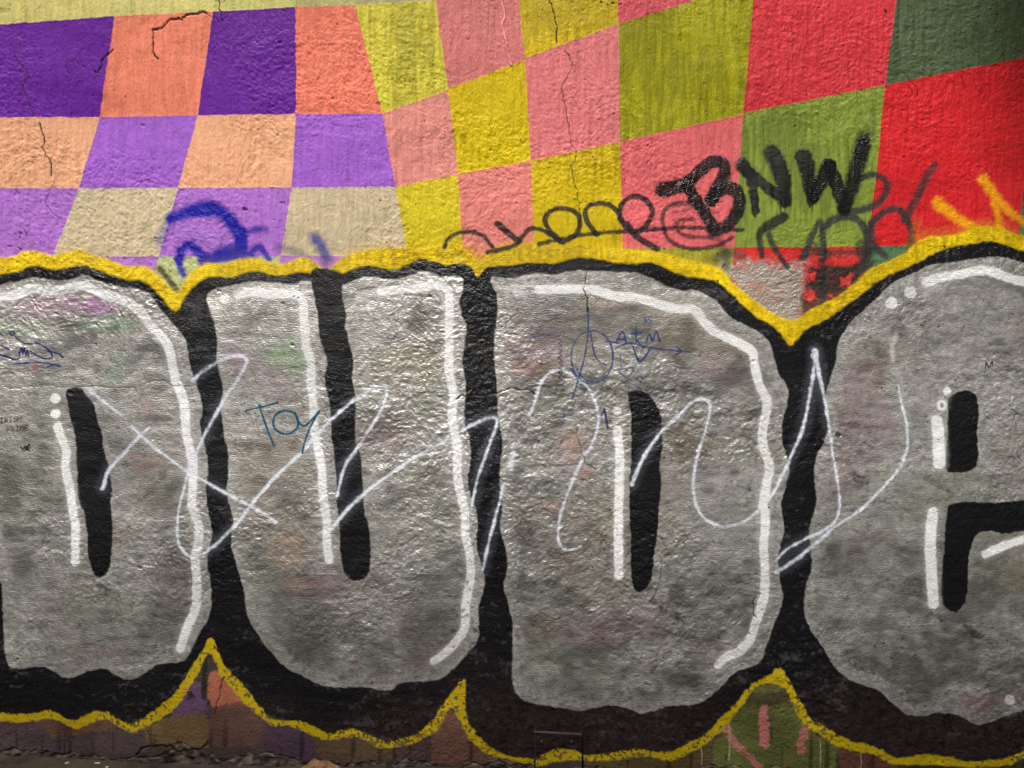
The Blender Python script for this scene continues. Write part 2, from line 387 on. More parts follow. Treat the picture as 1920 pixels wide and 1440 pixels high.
# faded older paint at the foot of the wall
def old(p, c, soft=3, op=0.9, wob=2.5, r=0.7): 
    pid = part('wall', 'old_paint'); fill(p, c, soft=soft, op=op, wob=wob, pid=pid, r=r, var=0.12)
old([(60, 1345), (220, 1340), (216, 1368), (150, 1380), (95, 1388)], (118, 84, 66))
old([(-40, 1340), (70, 1345), (100, 1388), (216, 1370), (275, 1365), (280, 1412), (-40, 1412)], (98, 78, 84), op=0.8)
old([(273, 1362), (333, 1335), (389, 1330), (391, 1402), (277, 1396)], (122, 98, 64))
old([(320, 1345), (350, 1270), (388, 1290), (392, 1335)], (112, 78, 116))
old([(389, 1265), (407, 1255), (460, 1320), (440, 1326), (402, 1332), (387, 1310)], (186, 112, 84), soft=2)
old([(393, 1326), (452, 1318), (496, 1345), (495, 1400), (394, 1400)], (104, 74, 66), op=0.85)
old([(490, 1340), (580, 1370), (602, 1430), (520, 1430), (494, 1400)], (86, 64, 80))
old([(585, 1376), (700, 1395), (745, 1402), (742, 1430), (605, 1430)], (98, 78, 58))
old([(742, 1398), (812, 1372), (806, 1434), (742, 1432)], (88, 66, 68))
old([(808, 1372), (846, 1322), (885, 1388), (930, 1420), (920, 1436), (807, 1436)], (126, 88, 76))
old([(915, 1414), (1000, 1424), (1000, 1460), (915, 1450)], (132, 116, 84))
old([(1098, 1422), (1290, 1415), (1340, 1392), (1330, 1460), (1098, 1460)], (94, 80, 48))
old([(1340, 1395), (1413, 1286), (1470, 1282), (1535, 1375), (1580, 1400), (1575, 1470), (1330, 1470)], (104, 110, 54))
old([(1405, 1300), (1480, 1295), (1492, 1322), (1395, 1325)], (74, 66, 46), op=0.8, soft=5)
old([(1573, 1402), (1660, 1418), (1690, 1470), (1575, 1470)], (116, 74, 62))
old([(1680, 1430), (1930, 1425), (1930, 1480), (1690, 1480)], (70, 62, 42))
stroke([(1432, 1330), (1433, 1396)], 16, (204, 128, 122), soft=2, wob=2, pid=part('wall', 'old_paint'))
stroke([(1508, 1372), (1503, 1406)], 17, (200, 122, 116), soft=2, wob=2, op=0.9, pid=part('wall', 'old_paint'))
stroke([(1362, 1368), (1385, 1400), (1425, 1436)], 12, (204, 128, 122), soft=2.5, wob=2.5, op=0.85, pid=part('wall', 'old_paint'))
stroke([(383, 1240), (382, 1308)], 11, (40, 44, 30), soft=2, op=0.9)
for x, y0, y1 in ((1368, 1362, 1428), (1538, 1386, 1440), (1614, 1414, 1440), (1316, 1406, 1436)):
    stroke([(x, y0), (x + 1, (y0 + y1) / 2), (x, y1)], 1.8, (190, 184, 150), soft=1, op=0.8, wob=0.3)
drip = sstep(0.9, 2.0, VSTREAK) * sstep(1320, 1400, VV) * 0.55 * sstep(1455, 1440, VV)
col *= (1 - drip * (ids > 0) * (VV > 1320))[..., None]

# black
bk = part('piece', 'black_outline', 'black outline paint between and below the silver letters')
F, sl = poly_field(np.vstack([yul, ybh[::-1]]), 10)
lay(F, sl, (18, 17, 20), soft=1.8, pid=bk, r=0.27, wob=0.8, var=0.14, shift=-4.0)
low = sstep(1290, 1400, VV[sl] + 26 * bigN[sl] + 14 * STREAK[sl]) * (F < -1)
mixc = np.array(lin((48, 36, 36)), np.float32) * (1 + 0.3 * GRAIN[sl])[..., None]
col[sl] = col[sl] * (1 - 0.8 * low[..., None]) + mixc * 0.8 * low[..., None]
sc = sstep(0.9, 2.4, 0.7 * STREAK[sl] + 0.6 * fineN[sl] + 0.4 * midN[sl]) * (F < -1) * 0.36
col[sl] = col[sl] * (1 - sc[..., None]) + np.array(lin((96, 94, 96)), np.float32) * sc[..., None]

# yellow bands
yu = part('piece', 'yellow_outline', 'wavy yellow outline over the tops of the letters')
yb = part('piece', 'yellow_outline', 'flaking yellow outline under the feet of the letters')
YEL = (224, 190, 8)
F, sl = poly_field(np.vstack([yuh, yul[::-1]]), 30)
hx = np.interp(UU[sl], [0, 560, 640, 700, 960, 1010, 1690, 1730, 1840, 1930], [0.15, 0.15, 0.45, 0.75, 0.75, 0.15, 0.1, 0.5, 0.45, 0.15])
halo = (1 - sstep(0, 24, F + 1.5 * WOB[sl])) * np.clip(hx * (0.9 + 0.3 * noise(90, 90, 955)[sl]), 0, 0.9) * (VV[sl] < np.interp(UU[sl], yul[20:-12, 0], yul[20:-12, 1]))
col[sl] = col[sl] * (1 - halo[..., None] * 0.8) + np.array(lin((222, 172, 20)), np.float32) * halo[..., None] * 0.8
lay(F, sl, YEL, soft=3.2, pid=yu, r=0.4, wob=0.8, raise_=0.0003, var=0.07)
yv = (1 - sstep(-3, 0, F)) * np.clip(0.10 * VFINE[sl] + 0.10 * GRAIN[sl] + 0.10 * bigN[sl], -0.3, 0.25)
col[sl] *= (1 + yv)[..., None]
F, sl = poly_field(np.vstack([ybh, ybl[::-1]]), 10)
wear = 1 - 0.8 * sstep(0.5, 1.5, 0.3 * noise(6, 5, 956) + 1.0 * noise(2.5, 2.3, 957) + 0.6 * sstep(1310, 1380, VV) - 0.55 + 0.4 * midN)
lay(F, sl, (208, 178, 14), soft=2.2, pid=yb, r=0.5, wob=1.0, amask=wear, thr=0.15)

# thin looping tag, sprayed after the yellow
def ls(p, w=9, op=0.93, soft=2.0): stroke(p, w, (24, 22, 22), soft=soft, op=op, pid=part('loops', 'stroke'), r=0.45, thr=0.45)
ls([(833, 463), (840, 447), (860, 437), (887, 435), (907, 443), (923, 463)])
ls([(933, 420), (953, 437), (973, 453)], 12)
ls([(915, 472), (945, 466), (968, 458), (977, 447), (993, 430), (1013, 430), (1033, 440), (1050, 453)])
ls([(1052, 452), (1030, 432), (1022, 410), (1038, 393), (1067, 392), (1086, 407), (1082, 437), (1056, 455)])
ls([(1010, 458), (1073, 444), (1123, 437), (1173, 434), (1230, 430), (1290, 427), (1392, 432)], 8, 0.88)
ls([(1119, 440), (1101, 415), (1098, 394), (1113, 383), (1140, 383), (1157, 397), (1166, 415)], 10)
ls([(1174, 428), (1161, 405), (1168, 380), (1190, 368), (1213, 377), (1223, 397), (1213, 420), (1190, 437), (1174, 426)], 10)
ls([(1176, 420), (1190, 440), (1207, 453), (1232, 467)], 12)
ls([(1320, 388), (1280, 381), (1253, 388), (1242, 407), (1247, 437), (1263, 457), (1296, 467), (1340, 462), (1372, 446)], 8, 0.85, 2.6)
ls([(1300, 412), (1275, 414), (1268, 428), (1285, 442), (1335, 446)], 8, 0.75, 3)
ls([(1268, 398), (1310, 390), (1345, 400)], 6, 0.6, 4)
ls([(1330, 430), (1355, 462), (1362, 500)], 16, 0.55, 7)

# silver
D1 = [(-20, 545), (0, 532), (30, 528), (57, 520), (100, 525), (133, 523), (157, 515), (187, 527), (227, 538), (260, 543), (283, 555), (300, 580), (327, 610), (347, 637), (352, 660), (357, 693), (370, 727), (378, 763), (375, 797), (382, 837), (388, 863), (390, 883), (385, 913), (388, 953), (395, 980), (397, 1007), (388, 1047), (393, 1087), (395, 1127), (390, 1157), (377, 1180), (363, 1207), (350, 1233), (333, 1242), (297, 1245), (277, 1257), (253, 1273), (233, 1273), (213, 1260), (193, 1253), (170, 1257), (143, 1267), (123, 1270), (100, 1257), (77, 1248), (30, 1253), (17, 1243), (10, 1213), (7, 1160), (6, 1110), (2, 1087), (-10, 1045), (-20, 950), (-26, 800), (-30, 650)]
U1 = [(387, 557), (400, 543), (433, 535), (477, 528), (520, 530), (550, 533), (573, 527), (600, 530), (640, 533), (653, 530), (687, 518), (727, 523), (763, 518), (800, 508), (827, 517), (853, 517), (868, 523), (867, 547), (862, 567), (867, 593), (875, 613), (873, 633), (867, 667), (867, 687), (873, 720), (872, 757), (870, 790), (880, 820), (882, 857), (877, 897), (883, 930), (893, 960), (895, 987), (893, 1020), (902, 1057), (908, 1083), (905, 1110), (897, 1140), (897, 1173), (895, 1200), (880, 1220), (853, 1250), (830, 1270), (817, 1275), (787, 1277), (753, 1280), (733, 1292), (713, 1293), (687, 1288), (640, 1288), (627, 1288), (597, 1282), (567, 1267), (533, 1250), (510, 1223), (490, 1200), (473, 1173), (463, 1147), (458, 1110), (450, 1080), (440, 1050), (433, 1017), (437, 980), (433, 960), (425, 923), (427, 887), (427, 850), (418, 807), (415, 763), (417, 730), (412, 703), (405, 677), (407, 647), (403, 613), (393, 583)]
US_SLOT = [(586, 505), (588, 553), (595, 590), (597, 623), (605, 650), (612, 680), (608, 713), (617, 757), (619, 790), (623, 830), (628, 873), (630, 907), (632, 947), (636, 985), (637, 1027), (643, 1068), (653, 1083), (667, 1090), (683, 1085), (693, 1070), (694, 1020), (692, 987), (683, 955), (680, 907), (677, 863), (667, 830), (665, 797), (667, 747), (660, 713), (662, 680), (657, 653), (647, 613), (647, 583), (640, 548), (641, 512)]
D2 = [(923, 520), (960, 522), (1000, 513), (1040, 515), (1073, 508), (1100, 507), (1140, 510), (1187, 512), (1217, 520), (1250, 537), (1280, 545), (1300, 543), (1323, 553), (1347, 570), (1367, 593), (1397, 610), (1423, 623), (1443, 643), (1450, 667), (1460, 700), (1477, 727), (1478, 747), (1470, 780), (1465, 810), (1468, 833), (1477, 863), (1478, 887), (1472, 917), (1465, 947), (1468, 973), (1470, 997), (1462, 1027), (1460, 1057), (1463, 1087), (1468, 1120), (1462, 1147), (1448, 1177), (1440, 1207), (1423, 1243), (1380, 1260), (1347, 1293), (1313, 1318), (1280, 1323), (1257, 1323), (1227, 1333), (1200, 1337), (1173, 1327), (1143, 1322), (1113, 1327), (1087, 1333), (1057, 1327), (1013, 1320), (983, 1313), (965, 1293), (960, 1260), (962, 1173), (955, 1140), (945, 1100), (952, 1060), (947, 1027), (938, 987), (942, 960), (938, 920), (937, 880), (942, 840), (938, 803), (933, 763), (932, 720), (927, 667), (927, 630), (933, 587), (932, 553), (925, 537)]
E1 = [(1970, 500), (1920, 493), (1887, 483), (1853, 482), (1780, 493), (1747, 497), (1713, 513), (1680, 527), (1657, 547), (1630, 573), (1600, 600), (1583, 623), (1573, 647), (1567, 680), (1557, 713), (1548, 740), (1547, 767), (1552, 800), (1543, 833), (1532, 853), (1527, 880), (1530, 913), (1532, 940), (1527, 960), (1518, 993), (1522, 1033), (1522, 1070), (1513, 1100), (1510, 1127), (1512, 1160), (1527, 1190), (1547, 1217), (1563, 1247), (1587, 1270), (1617, 1283), (1650, 1297), (1677, 1320), (1703, 1340), (1737, 1342), (1763, 1337), (1797, 1342), (1827, 1357), (1853, 1357), (1880, 1345), (1920, 1332), (1980, 1320), (2035, 1290), (2060, 1200), (2050, 1100), (2020, 1030), (2040, 960), (2062, 820), (2050, 680), (2020, 570)]
LET = {}
smask = np.zeros((H, W), np.float32)
SIL = (196, 193, 188)
darkst = wnoise(70, 34, 2 * WU0, 2 * WV0, 961) * 0.55 + wnoise(30, 15, 1.5 * WU0, 1.5 * WV0, 962) * 0.5 + wnoise(14, 8, WU0, WV0, 963) * 0.4 + bigN * 0.5 + 0.3 * GRAIN
for nm, P, lab in (('D1', D1, 'silver letter D with dark blue marker scrawl, before the U'), ('U', U1, 'silver letter U'), ('D2', D2, 'silver letter D with blue marker circle, between U and E'), ('E', E1, 'silver letter E')):
    LET[nm] = part('piece', 'letter', lab)
    F, sl = poly_field(cr(P, 5, True), 40)
    al = lay(F, sl, SIL, soft=2.0, pid=LET[nm], m=0.60, r=0.39, wob=0.7, var=0.06)
    gr_ = 1 + (0.13 * GRAIN[sl] + 0.08 * STREAK[sl]) * al
    col[sl] = np.clip(col[sl] * gr_[..., None], 0.003, 0.95)
    core = sstep(-8, -34, F + 5 * WOB[sl])
    smask[sl] = np.maximum(smask[sl], core)
    k = {'D1': 0.62, 'U': 0.54, 'D2': 0.68, 'E': 0.62}[nm]
    dk = sstep(-0.2, 2.3, darkst[sl] + 0.35 * STREAK[sl]) * core * k
    col[sl] = col[sl] * (1 - dk[..., None]) + np.array(lin((78, 75, 72)), np.float32) * dk[..., None]
    for sd, c, kk in ((970, (176, 136, 146), 0.36), (975, (132, 146, 112), 0.30), (980, (158, 142, 118), 0.36), (985, (96, 92, 88), 0.52)):
        t = sstep(0.6, 1.9, fbm(120, 90, sd, 3)[sl]) * core * kk
        col[sl] = col[sl] * (1 - t[..., None]) + np.array(lin(c), np.float32) * t[..., None]
# named stains on the silver
def st(x, y, rx, ry, c, op, **kw): blob(x, y, rx, ry, c, op, mask=np.maximum(smask, 0.0), **kw)
st(125, 572, 100, 16, (176, 132, 168), 0.55); st(185, 575, 30, 22, (180, 118, 178), 0.45)
st(205, 606, 55, 14, (116, 160, 120), 0.6); st(35, 615, 40, 18, (130, 168, 130), 0.5); st(215, 700, 14, 30, (112, 160, 118), 0.55, ang=30)
st(240, 690, 12, 45, (84, 84, 80), 0.6, ang=35); st(70, 730, 11, 60, (84, 82, 80), 0.6, ang=8); st(78, 790, 10, 40, (90, 88, 86), 0.5)
st(67, 690, 6, 12, (176, 80, 84), 0.7)
st(275, 763, 26, 18, (170, 122, 116), 0.5); st(280, 868, 30, 16, (170, 122, 114), 0.5)
st(540, 668, 34, 28, (150, 182, 140), 0.8); st(440, 676, 26, 16, (180, 132, 146), 0.75); st(500, 712, 44, 26, (180, 150, 160), 0.5)
st(430, 650, 30, 40, (178, 156, 168), 0.5); st(640, 900, 30, 20, (170, 140, 150), 0.4)
st(535, 1032, 38, 28, (176, 146, 122), 0.7); st(565, 1098, 36, 14, (170, 134, 118), 0.6)
stroke([(500, 1000), (522, 988), (548, 990), (566, 1004)], 12, (116, 104, 84), soft=6, op=0.5)
stroke([(452, 1034), (490, 1046), (515, 1084), (522, 1130), (512, 1175), (495, 1195)], 18, (104, 102, 92), soft=8, op=0.45, wob=2)
st(455, 960, 16, 30, (178, 140, 150), 0.5); st(665, 1240, 12, 10, (170, 110, 106), 0.5); st(85, 1150, 40, 36, (160, 134, 140), 0.35)
st(1075, 832, 30, 34, (190, 134, 116), 0.75); st(1103, 888, 18, 14, (190, 124, 110), 0.7); st(1035, 952, 16, 10, (184, 128, 118), 0.6)
st(1022, 688, 24, 13, (130, 124, 66), 0.65); st(975, 690, 30, 14, (190, 150, 144), 0.6); st(995, 752, 48, 12, (84, 80, 74), 0.7)
st(1045, 800, 40, 20, (92, 88, 78), 0.5); st(1090, 645, 30, 40, (140, 134, 92), 0.4); st(1150, 570, 26, 12, (184, 142, 136), 0.45)
st(1040, 1160, 46, 12, (100, 96, 78), 0.5, ang=-12); st(1080, 1120, 70, 14, (104, 98, 74), 0.5, ang=-20); st(1000, 1170, 9, 8, (70, 58, 50), 0.7)
st(1228, 1256, 17, 17, (96, 44, 38), 0.9); st(1232, 1278, 13, 16, (150, 96, 88), 0.5); st(1200, 1160, 30, 14, (110, 92, 88), 0.4)
st(1068, 1182, 10, 12, (70, 64, 58), 0.7)
for (x, y, rx, ry, a) in ((1590, 820, 34, 8, 0), (1580, 860, 30, 8, 0), (1600, 892, 40, 10, 10), (1640, 760, 50, 12, 10), (1700, 770, 40, 16, 0), (1690, 640, 26, 36, 0), (1740, 615, 30, 10, -35), (1610, 690, 34, 18, -20), (1760, 640, 34, 9, -20), (1590, 930, 40, 12, 0), (1850, 900, 50, 14, 0), (1880, 850, 40, 12, 0), (1620, 1130, 34, 30, 0), (1600, 1060, 26, 36, 0), (1660, 1010, 14, 44, 10), (1870, 1080, 44, 16, 0), (1690, 1190, 60, 14, -12), (1760, 1240, 60, 10, -10), (1320, 880, 40, 22, 0), (1340, 1100, 46, 14, -8), (1300, 1150, 60, 12, 20)):
    st(x, y, rx, ry, (72, 69, 66), 0.45, ang=a, n=0.7)
for (x, y) in ((1715, 612), (1650, 740), (1655, 1000), (1640, 880)): st(x, y, 16, 18, (182, 174, 162), 0.55)
st(1830, 1318, 34, 26, (166, 110, 112), 0.65); st(1748, 1300, 28, 22, (86, 94, 82), 0.75); st(1700, 1275, 26, 20, (96, 100, 84), 0.6); st(1710, 1332, 20, 10, (170, 120, 118), 0.6)
st(1915, 620, 24, 26, (172, 130, 128), 0.6); st(1905, 1145, 14, 20, (90, 92, 98), 0.7)

rs = random.Random(9)
for (cx_, cy_, hy) in ((1210, 925, 190), (168, 905, 175), (1800, 1050, 110)):          # dust fanning out from the slots
    for k_ in range(26):
        a_ = rs.uniform(0, 2 * math.pi); bx_ = cx_ + 36 * math.cos(a_); by_ = cy_ + hy * rs.uniform(-1, 1) if abs(math.cos(a_)) > .5 else cy_ + (hy + 15) * (1 if math.sin(a_) > 0 else -1)
        sg = 1 if math.cos(a_) > 0 else -1; ln = rs.uniform(30, 85); dv = (by_ - cy_) / hy * ln * 0.55
        stroke([(bx_, by_), (bx_ + sg * ln * .5, by_ + dv * .5 + rs.uniform(-5, 5)), (bx_ + sg * ln, by_ + dv)], [2, rs.uniform(6, 13), 1], (70, 67, 63), soft=7, op=rs.uniform(0.3, 0.65), wob=3.0, m=0.3, r=0.5, amask=smask * np.clip(0.7 + 0.4 * GRAIN, 0, 1))
for ctr, box_, nn in (((1200, 930), (945, 540, 1465, 1300), 46), ((1790, 920), (1530, 520, 1990, 1320), 120), ((640, 1150), (450, 1000, 890, 1270), 14)):
    for _ in range(nn):
        a = rs.uniform(0, 2 * math.pi); q = rs.uniform(0.62, 0.94)
        x = ctr[0] + math.cos(a) * q * (box_[2] - box_[0]) / 2; y = ctr[1] + math.sin(a) * q * (box_[3] - box_[1]) / 2
        ln = rs.uniform(12, 34); a2 = a + rs.uniform(-0.35, 0.35) if rs.random() < 0.6 else rs.uniform(-0.3, 0.3)
        P_ = [(x - math.cos(a2) * ln, y - math.sin(a2) * ln), (x, y + rs.uniform(-3, 3)), (x + math.cos(a2) * ln, y + math.sin(a2) * ln)]
        stroke(P_, [1, rs.uniform(5, 12), 1], (66, 63, 60), soft=7, op=rs.uniform(0.2, 0.45), wob=3.0, m=0.3, r=0.5, amask=smask * np.clip(0.7 + 0.4 * GRAIN, 0, 1))

for k_ in range(34):                                          # short dark hatching where the fill was dusted
    x = rs.uniform(1550, 1650); y = rs.uniform(795, 965); ln = rs.uniform(10, 22)
    stroke([(x - ln, y), (x, y + rs.uniform(-3, 3)), (x + ln, y + rs.uniform(-4, 4))], [1, rs.uniform(4, 9), 1], (60, 58, 56), soft=4, op=rs.uniform(0.3, 0.6), wob=2.0, m=0.3, amask=smask)
for k_ in range(13):
    a_ = 2 * math.pi * k_ / 13; r0, r1 = 22, rs.uniform(55, 100)
    stroke([(1715 + r0 * math.cos(a_), 620 + r0 * math.sin(a_)), (1715 + r1 * math.cos(a_ + .1), 620 + 0.8 * r1 * math.sin(a_ + .1))], [rs.uniform(5, 12), 1], (64, 61, 58), soft=7, op=rs.uniform(0.3, 0.55), wob=3.0, m=0.3, smooth=False, amask=smask)

# black slots in the letters
slot = {}
def counter(let, P, **kw):
    pid = part('piece', 'counter', None, LET[let]); fill(P, (16, 15, 18), soft=2.0, smooth=True, pid=pid, r=0.30, wob=0.7, m=0.0, **kw)
counter('D1', [(123, 736), (133, 727), (150, 728), (163, 743), (177, 760), (183, 787), (192, 813), (195, 840), (202, 870), (207, 897), (209, 920), (207, 947), (210, 970), (211, 1010), (208, 1050), (202, 1073), (190, 1083), (180, 1082), (172, 1070), (167, 1050), (163, 1003), (158, 960), (150, 947), (145, 913), (145, 880), (143, 847), (140, 813), (133, 787), (127, 763)])
counter('U', US_SLOT)
counter('D2', [(1177, 739), (1200, 732), (1220, 743), (1237, 770), (1243, 807), (1242, 837), (1237, 873), (1240, 907), (1237, 947), (1235, 985), (1233, 1003), (1228, 1043), (1223, 1083), (1213, 1103), (1200, 1112), (1188, 1103), (1183, 1077), (1182, 1027), (1180, 960), (1180, 913), (1183, 863), (1183, 813), (1183, 773)])
counter('E', [(1781, 745), (1807, 731), (1827, 737), (1837, 757), (1835, 813), (1835, 863), (1822, 882), (1783, 887), (1775, 873), (1777, 813), (1778, 770)])
counter('E', [(1780, 947), (1813, 940), (1863, 943), (1920, 938), (1985, 936), (2000, 965), (1980, 998), (1920, 998), (1887, 1002), (1853, 997), (1833, 1003), (1827, 1017), (1818, 1047), (1818, 1093), (1813, 1127), (1800, 1147), (1787, 1148), (1772, 1137), (1765, 1110), (1768, 1060), (1772, 1000), (1776, 967)])
stroke([(1240, 1045), (1239, 1077), (1231, 1108), (1219, 1128)], 4, (34, 32, 32), soft=2, op=0.8)
stroke([(1240, 1008), (1247, 1022)], 5, (40, 38, 36), soft=2, op=0.7)
stroke([(740, 905), (735, 960), (748, 985)], 6, (96, 92, 90), soft=5, op=0.3)

# white highlights
WH = (240, 240, 240)
HLM = np.clip(0.95 + 0.08 * noise(55, 55, 1060) + 0.06 * GRAIN, 0.65, 1)
def hl(let, P, w, op=0.97, **kw):
    pid = part('piece', 'highlight', None, LET[let])
    stroke(P, w + 9, (206, 206, 208), soft=7, op=0.28, m=0.1, r=0.5)
    stroke(P, w - 1, WH, soft=2.0, wob=0.5, op=op, pid=pid, r=0.42, m=0.0, raise_=0.0005, amask=HLM, **kw)
def dot(let, x, y, r, op=0.93):
    pid = part('piece', 'highlight_dot', None, LET[let])
    blob(x, y, r * 2.1, r * 2.1, (206, 206, 206), 0.3)
    stroke([(x - .3, y), (x + .3, y)], 2 * r, WH, soft=1.8, op=op, pid=pid, smooth=False, r=0.42)
hl('D1', [(-18, 566), (0, 557), (33, 552), (60, 540), (87, 545), (117, 543), (150, 535), (173, 543), (200, 555), (233, 565), (253, 577), (267, 590), (280, 610), (307, 637), (317, 657), (323, 687), (328, 713), (340, 740), (347, 773), (348, 807), (355, 840), (362, 873), (362, 907), (360, 947), (363, 960), (372, 987), (372, 1017), (365, 1047), (368, 1083), (368, 1123), (363, 1150), (350, 1177), (337, 1217)], 18)
hl('D1', [(108, 800), (118, 827), (125, 847), (123, 873), (130, 907), (138, 960), (143, 987), (142, 1027), (142, 1053)], 17)
dot('D1', 104, 747, 9); dot('D1', 104, 776, 9)
hl('U', [(447, 555), (467, 548), (500, 552), (533, 552), (557, 555), (568, 570), (570, 613), (573, 647), (583, 680), (583, 720), (588, 763), (588, 803), (595, 837), (603, 880), (605, 923), (610, 960), (613, 987), (613, 1020), (617, 1050)], 17)
dot('U', 420, 560, 9); dot('U', 402, 577, 9, 0.4)
hl('U', [(713, 547), (750, 543), (787, 540), (817, 535), (837, 543), (842, 563), (842, 613), (842, 653), (842, 697), (850, 740), (848, 780), (853, 813), (858, 847), (858, 897), (867, 940), (872, 960), (873, 1003), (880, 1037), (883, 1073), (878, 1107), (873, 1137), (872, 1173), (863, 1193), (840, 1220), (813, 1240)], 17)
hl('D2', [(1010, 543), (1040, 543), (1090, 542), (1120, 545), (1150, 555), (1190, 558), (1223, 567), (1257, 577), (1280, 580), (1297, 579), (1307, 587), (1323, 607), (1340, 623), (1363, 633), (1390, 647), (1410, 660), (1415, 687), (1423, 720), (1437, 747), (1438, 767), (1432, 797), (1430, 830), (1438, 857), (1443, 880), (1437, 913), (1430, 947), (1435, 960), (1435, 993), (1432, 1027), (1435, 1067), (1435, 1113), (1427, 1143), (1417, 1170), (1407, 1200), (1387, 1222), (1363, 1233), (1348, 1248)], 18, 0.96)
hl('D2', [(1158, 807), (1162, 863), (1160, 960), (1160, 1003), (1160, 1043), (1160, 1080)], 18, 0.96)
stroke([(955, 547), (985, 543), (1015, 543)], 15, WH, soft=6, op=0.45, amask=np.clip(0.8 + 0.4 * GRAIN, 0, 1))
stroke([(672, 556), (695, 551), (716, 547)], 15, WH, soft=6, op=0.5)
dot('D2', 1157, 770, 8, 0.7); dot('D2', 973, 545, 12, 0.35)
hl('E', [(1737, 529), (1767, 520), (1800, 515), (1833, 508), (1860, 510), (1887, 520), (1920, 528), (1970, 532)], 19, 0.95)
hl('E', [(1757, 790), (1760, 813), (1762, 868)], 24, 0.95); hl('E', [(1750, 962), (1745, 1010), (1747, 1060), (1752, 1132)], 22, 0.96)
hl('E', [(1849, 1040), (1880, 1027), (1920, 1013), (1960, 1000)], 17, 0.95)
dot('E', 1707, 548, 11, 0.7); dot('E', 1672, 568, 11, 0.8); dot('E', 1777, 733, 8, 0.8); dot('E', 1767, 760, 10, 0.75); dot('E', 1895, 1313, 9, 0.7)
blob(1767, 760, 4, 5, (110, 106, 100), 0.8, soft=0.3, n=0)
stroke([(1681, 632), (1674, 650), (1676, 676)], 7, (214, 212, 206), soft=4, op=0.6)

# ---- white scrawl
WSP = np.clip(0.92 + 0.12 * noise(24, 24, 1050) + 0.16 * fineN, 0.25, 1)
def ws(P, w=7.5, op=0.72, soft=2.3): stroke(P, [w * .8, w * .6, w * .7, w * .56], (232, 238, 248), soft=soft, op=min(1, op * 1.62), amask=WSP, pid=part('white', 'stroke'), r=0.45, m=0.0, thr=0.45); stroke(P, w + 14, (190, 200, 226), soft=10, op=0.07)
ws([(170, 733), (200, 757), (230, 780)], op=0.55); ws([(248, 800), (283, 833), (320, 862), (353, 885), (420, 923), (483, 957), (518, 980)], 7.5)
ws([(192, 916), (203, 883), (233, 850), (253, 827), (280, 802)], 9, 0.6)
ws([(360, 713), (393, 687), (427, 670), (453, 667), (462, 677), (450, 703), (427, 737), (400, 783), (377, 827), (353, 887), (337, 947), (332, 987), (335, 1020), (353, 1043), (377, 1040), (397, 1027), (423, 1003), (450, 975), (473, 943), (520, 890), (567, 847), (600, 807), (640, 770), (673, 743), (707, 725), (723, 728), (720, 753), (700, 793), (667, 843), (645, 878), (632, 930)], 8, 0.62)
ws([(622, 992), (650, 957), (690, 920), (740, 883), (790, 850), (840, 825), (873, 803), (907, 787), (927, 783), (932, 793), (920, 827), (907, 863), (893, 907), (883, 957)], 8, 0.7)
ws([(962, 840), (958, 880)], 11, 0.45, 4); ws([(944, 910), (933, 955), (920, 1003), (905, 1068)], 8, 0.6)
ws([(993, 777), (1003, 753), (1013, 720), (1030, 700), (1053, 693), (1077, 707), (1100, 723), (1117, 757), (1122, 790), (1113, 827), (1093, 860), (1073, 903), (1053, 957), (1047, 993), (1048, 1017), (1063, 1032), (1090, 1024)], 7, 0.6)
ws([(1185, 908), (1207, 857), (1240, 810), (1280, 772), (1300, 753), (1320, 748), (1332, 760), (1327, 793), (1310, 847), (1300, 900), (1303, 940), (1315, 965), (1333, 980), (1360, 987), (1390, 980), (1420, 960), (1450, 925), (1467, 890), (1487, 847), (1507, 797), (1520, 733), (1528, 680), (1528, 658)], 8, 0.66)
ws([(1529, 658), (1535, 693), (1547, 753), (1560, 840), (1572, 913), (1574, 957), (1557, 987), (1513, 1010), (1477, 1030), (1455, 1052)], 8, 0.78)
stroke([(1528, 660), (1528, 668)], 13, (226, 228, 230), soft=2, op=0.7)
ws([(1456, 1074), (1493, 1050), (1533, 1017), (1567, 987), (1613, 957), (1647, 923), (1680, 887), (1700, 847), (1701, 800), (1693, 763), (1685, 722)], 8.5, 0.62)

# ---- BNW
gl = dict(r=0.22, wob=1.0, raise_=0.0006)
def bn(pid, P, w, soft=2.6): stroke(P, np.asarray(w) * 1.22 if not np.isscalar(w) else w * 1.22, (11, 10, 12), soft=soft, op=0.97, pid=pid, **gl)
pB, pN, pW = part('bnw', 'letter'), part('bnw', 'letter'), part('bnw', 'letter')
bn(pB, [(1243, 356), (1265, 352), (1290, 342), (1308, 324), (1328, 308), (1346, 304), (1357, 313), (1354, 334), (1342, 356), (1331, 376)], [24, 20, 20, 20, 20])
bn(pB, [(1333, 376), (1345, 360), (1366, 353), (1383, 364), (1384, 390), (1368, 418), (1342, 432), (1328, 412), (1304, 374), (1288, 350)], 20)
bn(pN, [(1392, 311), (1406, 333), (1412, 365), (1415, 396)], [24, 18, 15, 13]); bn(pN, [(1393, 311), (1423, 340), (1453, 364), (1470, 378)], 18); bn(pN, [(1471, 376), (1466, 333), (1454, 302), (1446, 287)], [22, 26, 28, 26], 4)
bn(pW, [(1506, 296), (1513, 322), (1521, 370)], [28, 24, 20], 3.2); bn(pW, [(1522, 374), (1540, 340), (1553, 312)], [18, 22, 24]); bn(pW, [(1554, 312), (1572, 358), (1582, 390)], [24, 22, 20]); bn(pW, [(1583, 390), (1594, 356), (1607, 310), (1617, 272)], [20, 24, 26, 24], 5)
bn(pW, [(1612, 285), (1622, 255)], 18, 12)
